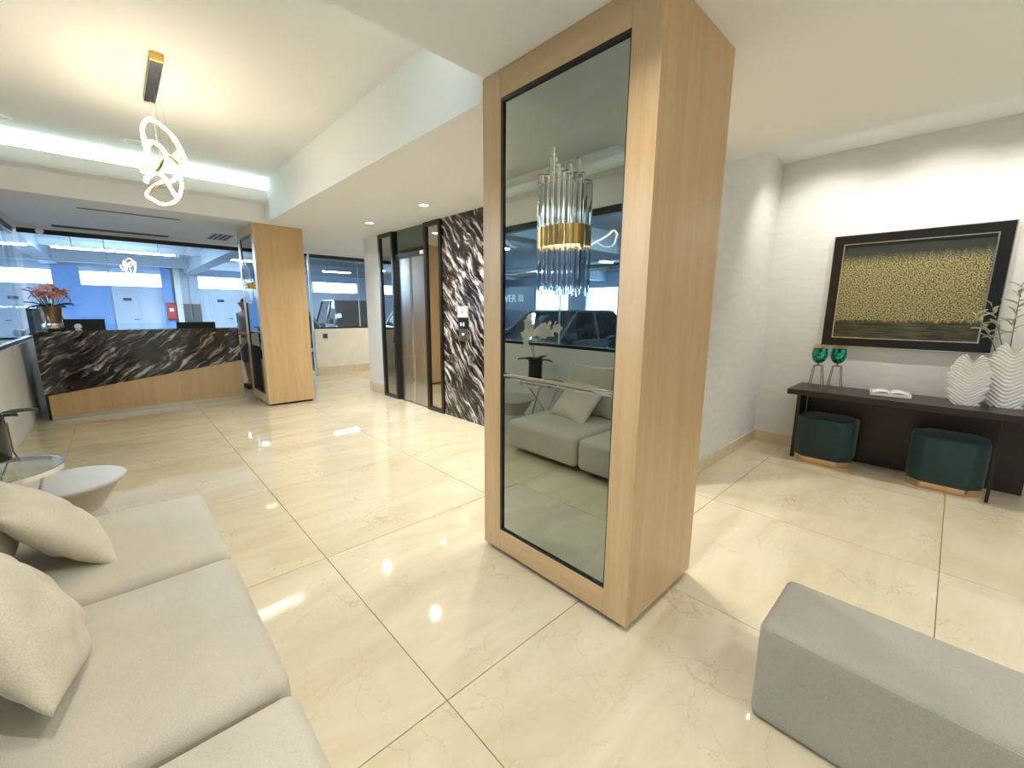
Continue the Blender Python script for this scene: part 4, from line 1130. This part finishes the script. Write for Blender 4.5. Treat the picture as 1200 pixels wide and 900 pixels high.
k = thing('ceiling_pipe', 'long grey service pipe under the garage ceiling, seen in the mirror', 'pipe', (-5.0, 7.0, 2.35))
MB().cyl((0, -8, 0), (0, 9, 0), 0.07, seg=16).build('pipe_run', ALU, k, smooth=40)
for y in (-6, -2, 2, 6):
    MB().box(-0.02, 0.02, y - 0.02, y + 0.02, 0.06, GZ - 2.35).build('pipe_hanger', GDARK, k)
# tower sign, readable from outside
k = thing('tower_sign', 'pale sign board with white tower lettering in the garage, seen in the mirror', 'sign', (-9.0, 12.95, 0))
MB().box(-0.03, 0.03, -1.6, 1.6, 1.38, 2.32, 0.01).build('board', pbsdf('sign_board_blue_grey', (0.13, 0.19, 0.26), 0.6), k)
for y in (-1.4, 1.4):
    MB().box(-0.04, 0.04, y - 0.04, y + 0.04, -0.04, 1.38).build('board_leg', GDARK, k)
cu = bpy.data.curves.new('lettering', 'FONT'); cu.body = 'TOWER III'; cu.size = 0.42; cu.extrude = 0.05; cu.align_x = 'CENTER'; cu.align_y = 'CENTER'
tmp = bpy.data.objects.new('tmp_text', cu); COL.objects.link(tmp)
bpy.context.view_layer.update()
me = bpy.data.meshes.new_from_object(tmp.evaluated_get(bpy.context.evaluated_depsgraph_get()))
bpy.data.objects.remove(tmp)
me.materials.clear(); me.materials.append(pbsdf('sign_letter_white', (0.92, 0.93, 0.95), 0.5))
tx = link(bpy.data.objects.new('lettering', me)); tx.parent = k
tx.matrix_local = Matrix(((0, 0, -1, 0), (-1, 0, 0, 0), (0, 1, 0, 1.85), (0, 0, 0, 1)))

# ------------------------------------------------------------------ cars
def make_car(label, loc, rz, paint, suv=False):
    t = thing('parked_car', label, 'car', loc, rz, group='cars parked in the garage')
    H = 1.72 if suv else 1.45
    hb = 0.98 if suv else 0.86
    W = 0.90
    prof = [(-2.15, 0.32), (-2.18, 0.62), (-2.12, hb - 0.02), (-1.5, hb + 0.02), (0.95, hb), (1.75, hb - 0.12), (2.12, hb - 0.25), (2.2, 0.55), (2.15, 0.28), (1.75, 0.22), (-1.7, 0.22)]
    MB().prism(prof, 'y', -W, W, 0.06).build('body', paint, t, smooth=40)
    # greenhouse
    g = MB()
    lo = [(-1.75 if suv else -1.55, hb - 0.03), (0.95, hb - 0.03)]; hi = [(-1.55 if suv else -0.95, H), (0.20, H)]
    v = []
    for (x, z, wv) in ((lo[0][0], lo[0][1], W - 0.06), (lo[1][0], lo[1][1], W - 0.06), (hi[1][0], hi[1][1] - 0.04, W - 0.24), (hi[0][0], hi[0][1] - 0.04, W - 0.24)):
        v.append((g.bm.verts.new((x, -wv, z)), g.bm.verts.new((x, wv, z))))
    for i in range(4):
        a, b_ = v[i], v[(i + 1) % 4]
        g.bm.faces.new([a[0], b_[0], b_[1], a[1]])
    g.bm.faces.new([v[0][0], v[1][0], v[2][0], v[3][0]]); g.bm.faces.new([v[3][1], v[2][1], v[1][1], v[0][1]])
    g.build('window_band', CARGL, t)
    MB().prism([(hi[0][0] - 0.03, H - 0.05), (hi[0][0] + 0.05, H), (hi[1][0] - 0.1, H), (hi[1][0] + 0.05, H - 0.05)], 'y', -(W - 0.22), W - 0.22, 0.015).build('roof', paint, t, smooth=40)
    for s_ in (-1, 1):
        for (xa_, xb_) in (((lo[0][0]), hi[0][0]), (lo[1][0], hi[1][0]), (-0.30, -0.32)):
            MB().cyl((xa_, s_ * (W - 0.055), hb - 0.03), (xb_, s_ * (W - 0.235), H - 0.03), 0.03, seg=6).build('window_pillar', paint, t)
        for x in (-1.35, 1.35):
            wh = MB().lathe([(0.2, -0.1), (0.31, -0.1), (0.33, -0.07), (0.33, 0.07), (0.31, 0.1), (0.2, 0.1)], seg=24).build('tyre', RUBBER, t, smooth=40, loc=(x, s_ * (W - 0.08), 0.33), rot=(PI / 2, 0, 0))
            MB().lathe([(0.0001, -0.09), (0.06, -0.10), (0.21, -0.085), (0.21, 0.085), (0.06, 0.10), (0.0001, 0.09)], seg=20).build('wheel_rim', ALU, wh, smooth=30)
        MB().box(2.02, 2.165, s_ * 0.62 - 0.19, s_ * 0.62 + 0.19, hb - 0.32, hb - 0.20, 0.03).build('headlamp', LAMPC, t, smooth=40)
        MB().box(-2.20, -2.10, s_ * 0.70 - 0.13, s_ * 0.70 + 0.13, hb - 0.22, hb - 0.08, 0.02).build('tail_lamp', LAMPR, t, smooth=40)
        MB().box(0.55, 0.75, s_ * 0.93 - 0.07, s_ * 0.93 + 0.07, hb + 0.02, hb + 0.16, 0.03).build('wing_mirror', paint, t, smooth=40)
    MB().box(2.10, 2.21, -0.42, 0.42, 0.42, 0.56, 0.02).build('grille', BLACK, t)
    MB().box(2.19, 2.215, -0.26, 0.26, 0.32, 0.42).build('number_plate', WHITE, t)
    MB().box(-2.215, -2.17, -0.26, 0.26, 0.55, 0.66).build('number_plate', WHITE, t)
    return t
make_car('white car behind the far glass, partly hidden by the bouquet', (-1.50, 12.6, -0.04), -PI / 2 + 0.1, CARW)
make_car('tall black car behind the hall window', (5.75, 13.6, -0.04), -PI / 2 - 0.12, CARD, suv=True)
make_car('dark grey car behind the hall window next to the taller black car', (3.55, 13.7, -0.04), -PI / 2, CARG)
make_car('black car beside the left window, seen in the mirror', (-3.9, 3.1, -0.04), 0.0, CARD)
make_car('dark grey car beside the left window, seen in the mirror', (-4.0, 5.9, -0.04), 0.05, CARG)

# ------------------------------------------------------------------ person between the desk and the far pillar
def skin_mesh(name, verts, edges, radii, mat, parent, root=0, sub=2):
    me = bpy.data.meshes.new(name)
    me.from_pydata(verts, edges, [])
    o = link(bpy.data.objects.new(name, me))
    if parent: o.parent = parent
    me.materials.append(mat)
    o.modifiers.new('skin', 'SKIN').use_smooth_shade = True
    sb = o.modifiers.new('sub', 'SUBSURF'); sb.levels = sub; sb.render_levels = sub
    for i, r in enumerate(radii):
        sv = me.skin_vertices[0].data[i]
        sv.radius = r if isinstance(r, tuple) else (r, r)
        sv.use_root = (i == root)
    return o
pr_ = thing('person', 'person in an olive top and grey shorts standing behind the far pillar', 'person', (1.66, 8.5, 0), PI / 2 + 0.35)
# local: facing +y
vs = [(0, 0, 0.86), (0, 0.0, 1.02), (0, 0.01, 1.20), (0, -0.005, 1.30), (0, 0.0, 1.37), (0, 0.02, 1.44), (0, 0.03, 1.53)]
es = [(i, i + 1) for i in range(6)]
rd = [(0.15, 0.11), (0.135, 0.10), (0.155, 0.105), (0.12, 0.08), (0.052, 0.052), (0.07, 0.082), (0.062, 0.075)]
def chain(pts, rs, frm):
    last = frm
    for p, r in zip(pts, rs):
        vs.append(p); rd.append(r); es.append((last, len(vs) - 1)); last = len(vs) - 1
    return last
for s_ in (-1, 1):
    w_ = chain([(s_ * 0.17, 0.0, 1.28), (s_ * 0.22, -0.02, 1.03), (s_ * 0.17, 0.14, 0.97), (s_ * 0.10, 0.22, 0.98)], [0.052, 0.042, 0.035, 0.027], 3)
    pm = chain([(s_ * 0.06, 0.27, 0.985)], [(0.035, 0.018)], w_)
    for q, (dx, dz, ln) in enumerate([(-0.012, 0.028, 0.055), (-0.02, 0.010, 0.062), (-0.02, -0.008, 0.058), (-0.012, -0.026, 0.045)]):
        b0 = (s_ * (0.05 + dx * 0.3), 0.30, 0.985 + dz)
        chain([b0, (s_ * (0.03 + dx), 0.30 + ln * 0.6, 0.985 + dz), (s_ * (0.015 + dx), 0.30 + ln, 0.97 + dz)], [0.0095, 0.009, 0.0075], pm)
    chain([(s_ * 0.075, 0.275, 1.02), (s_ * 0.06, 0.30, 1.035)], [0.011, 0.009], w_)
    chain([(s_ * 0.085, 0.0, 0.78), (s_ * 0.095, 0.015, 0.45), (s_ * 0.10, -0.02, 0.09), (s_ * 0.105, 0.06, 0.035), (s_ * 0.11, 0.14, 0.025)], [0.085, 0.055, 0.036, 0.04, 0.03], 0)
body = skin_mesh('body', vs, es, rd, SKIN, pr_)
sv = [(0, 0, 0.84), (0, 0.0, 1.02), (0, 0.01, 1.20), (0, -0.005, 1.30), (-0.17, 0, 1.285), (-0.21, -0.015, 1.10), (0.17, 0, 1.285), (0.21, -0.015, 1.10)]
skin_mesh('shirt', sv, [(0, 1), (1, 2), (2, 3), (3, 4), (4, 5), (3, 6), (6, 7)], [(0.168, 0.128), (0.15, 0.116), (0.17, 0.12), (0.13, 0.09), 0.066, 0.064, 0.066, 0.064], SHIRT, pr_)
tv = [(0, 0, 0.86), (-0.088, 0, 0.74), (-0.095, 0.012, 0.42), (0.088, 0, 0.74), (0.095, 0.012, 0.42)]
skin_mesh('shorts', tv, [(0, 1), (1, 2), (0, 3), (3, 4)], [(0.16, 0.122), 0.10, 0.085, 0.10, 0.085], SHORTS, pr_)
skin_mesh('hair', [(0, -0.02, 1.45), (0, -0.005, 1.53), (0, 0.0, 1.575)], [(0, 1), (1, 2)], [(0.072, 0.07), (0.076, 0.085), (0.055, 0.065)], HAIR, pr_, sub=2)
for s_ in (-1, 1):
    MB().lathe([(0.0001, -0.009), (0.007, -0.006), (0.009, 0.0), (0.007, 0.006), (0.0001, 0.009)], seg=10).build('eye', WHITE, pr_, smooth=60, loc=(s_ * 0.028, 0.098, 1.495))
    rbox(0.085, 0.24, 0.075, 0.03).build('shoe', BLACKM, pr_, smooth=180, loc=(s_ * 0.105, 0.055, 0.0))
MB().prism([(-0.012, 1.455), (0.012, 1.455), (0.006, 1.495), (-0.006, 1.495)], 'y', 0.09, 0.122, 0.003).build('nose', SKIN, pr_, smooth=60)
MB().box(-0.022, 0.022, 0.088, 0.104, 1.428, 1.436, 0.003).build('mouth', RED, pr_)
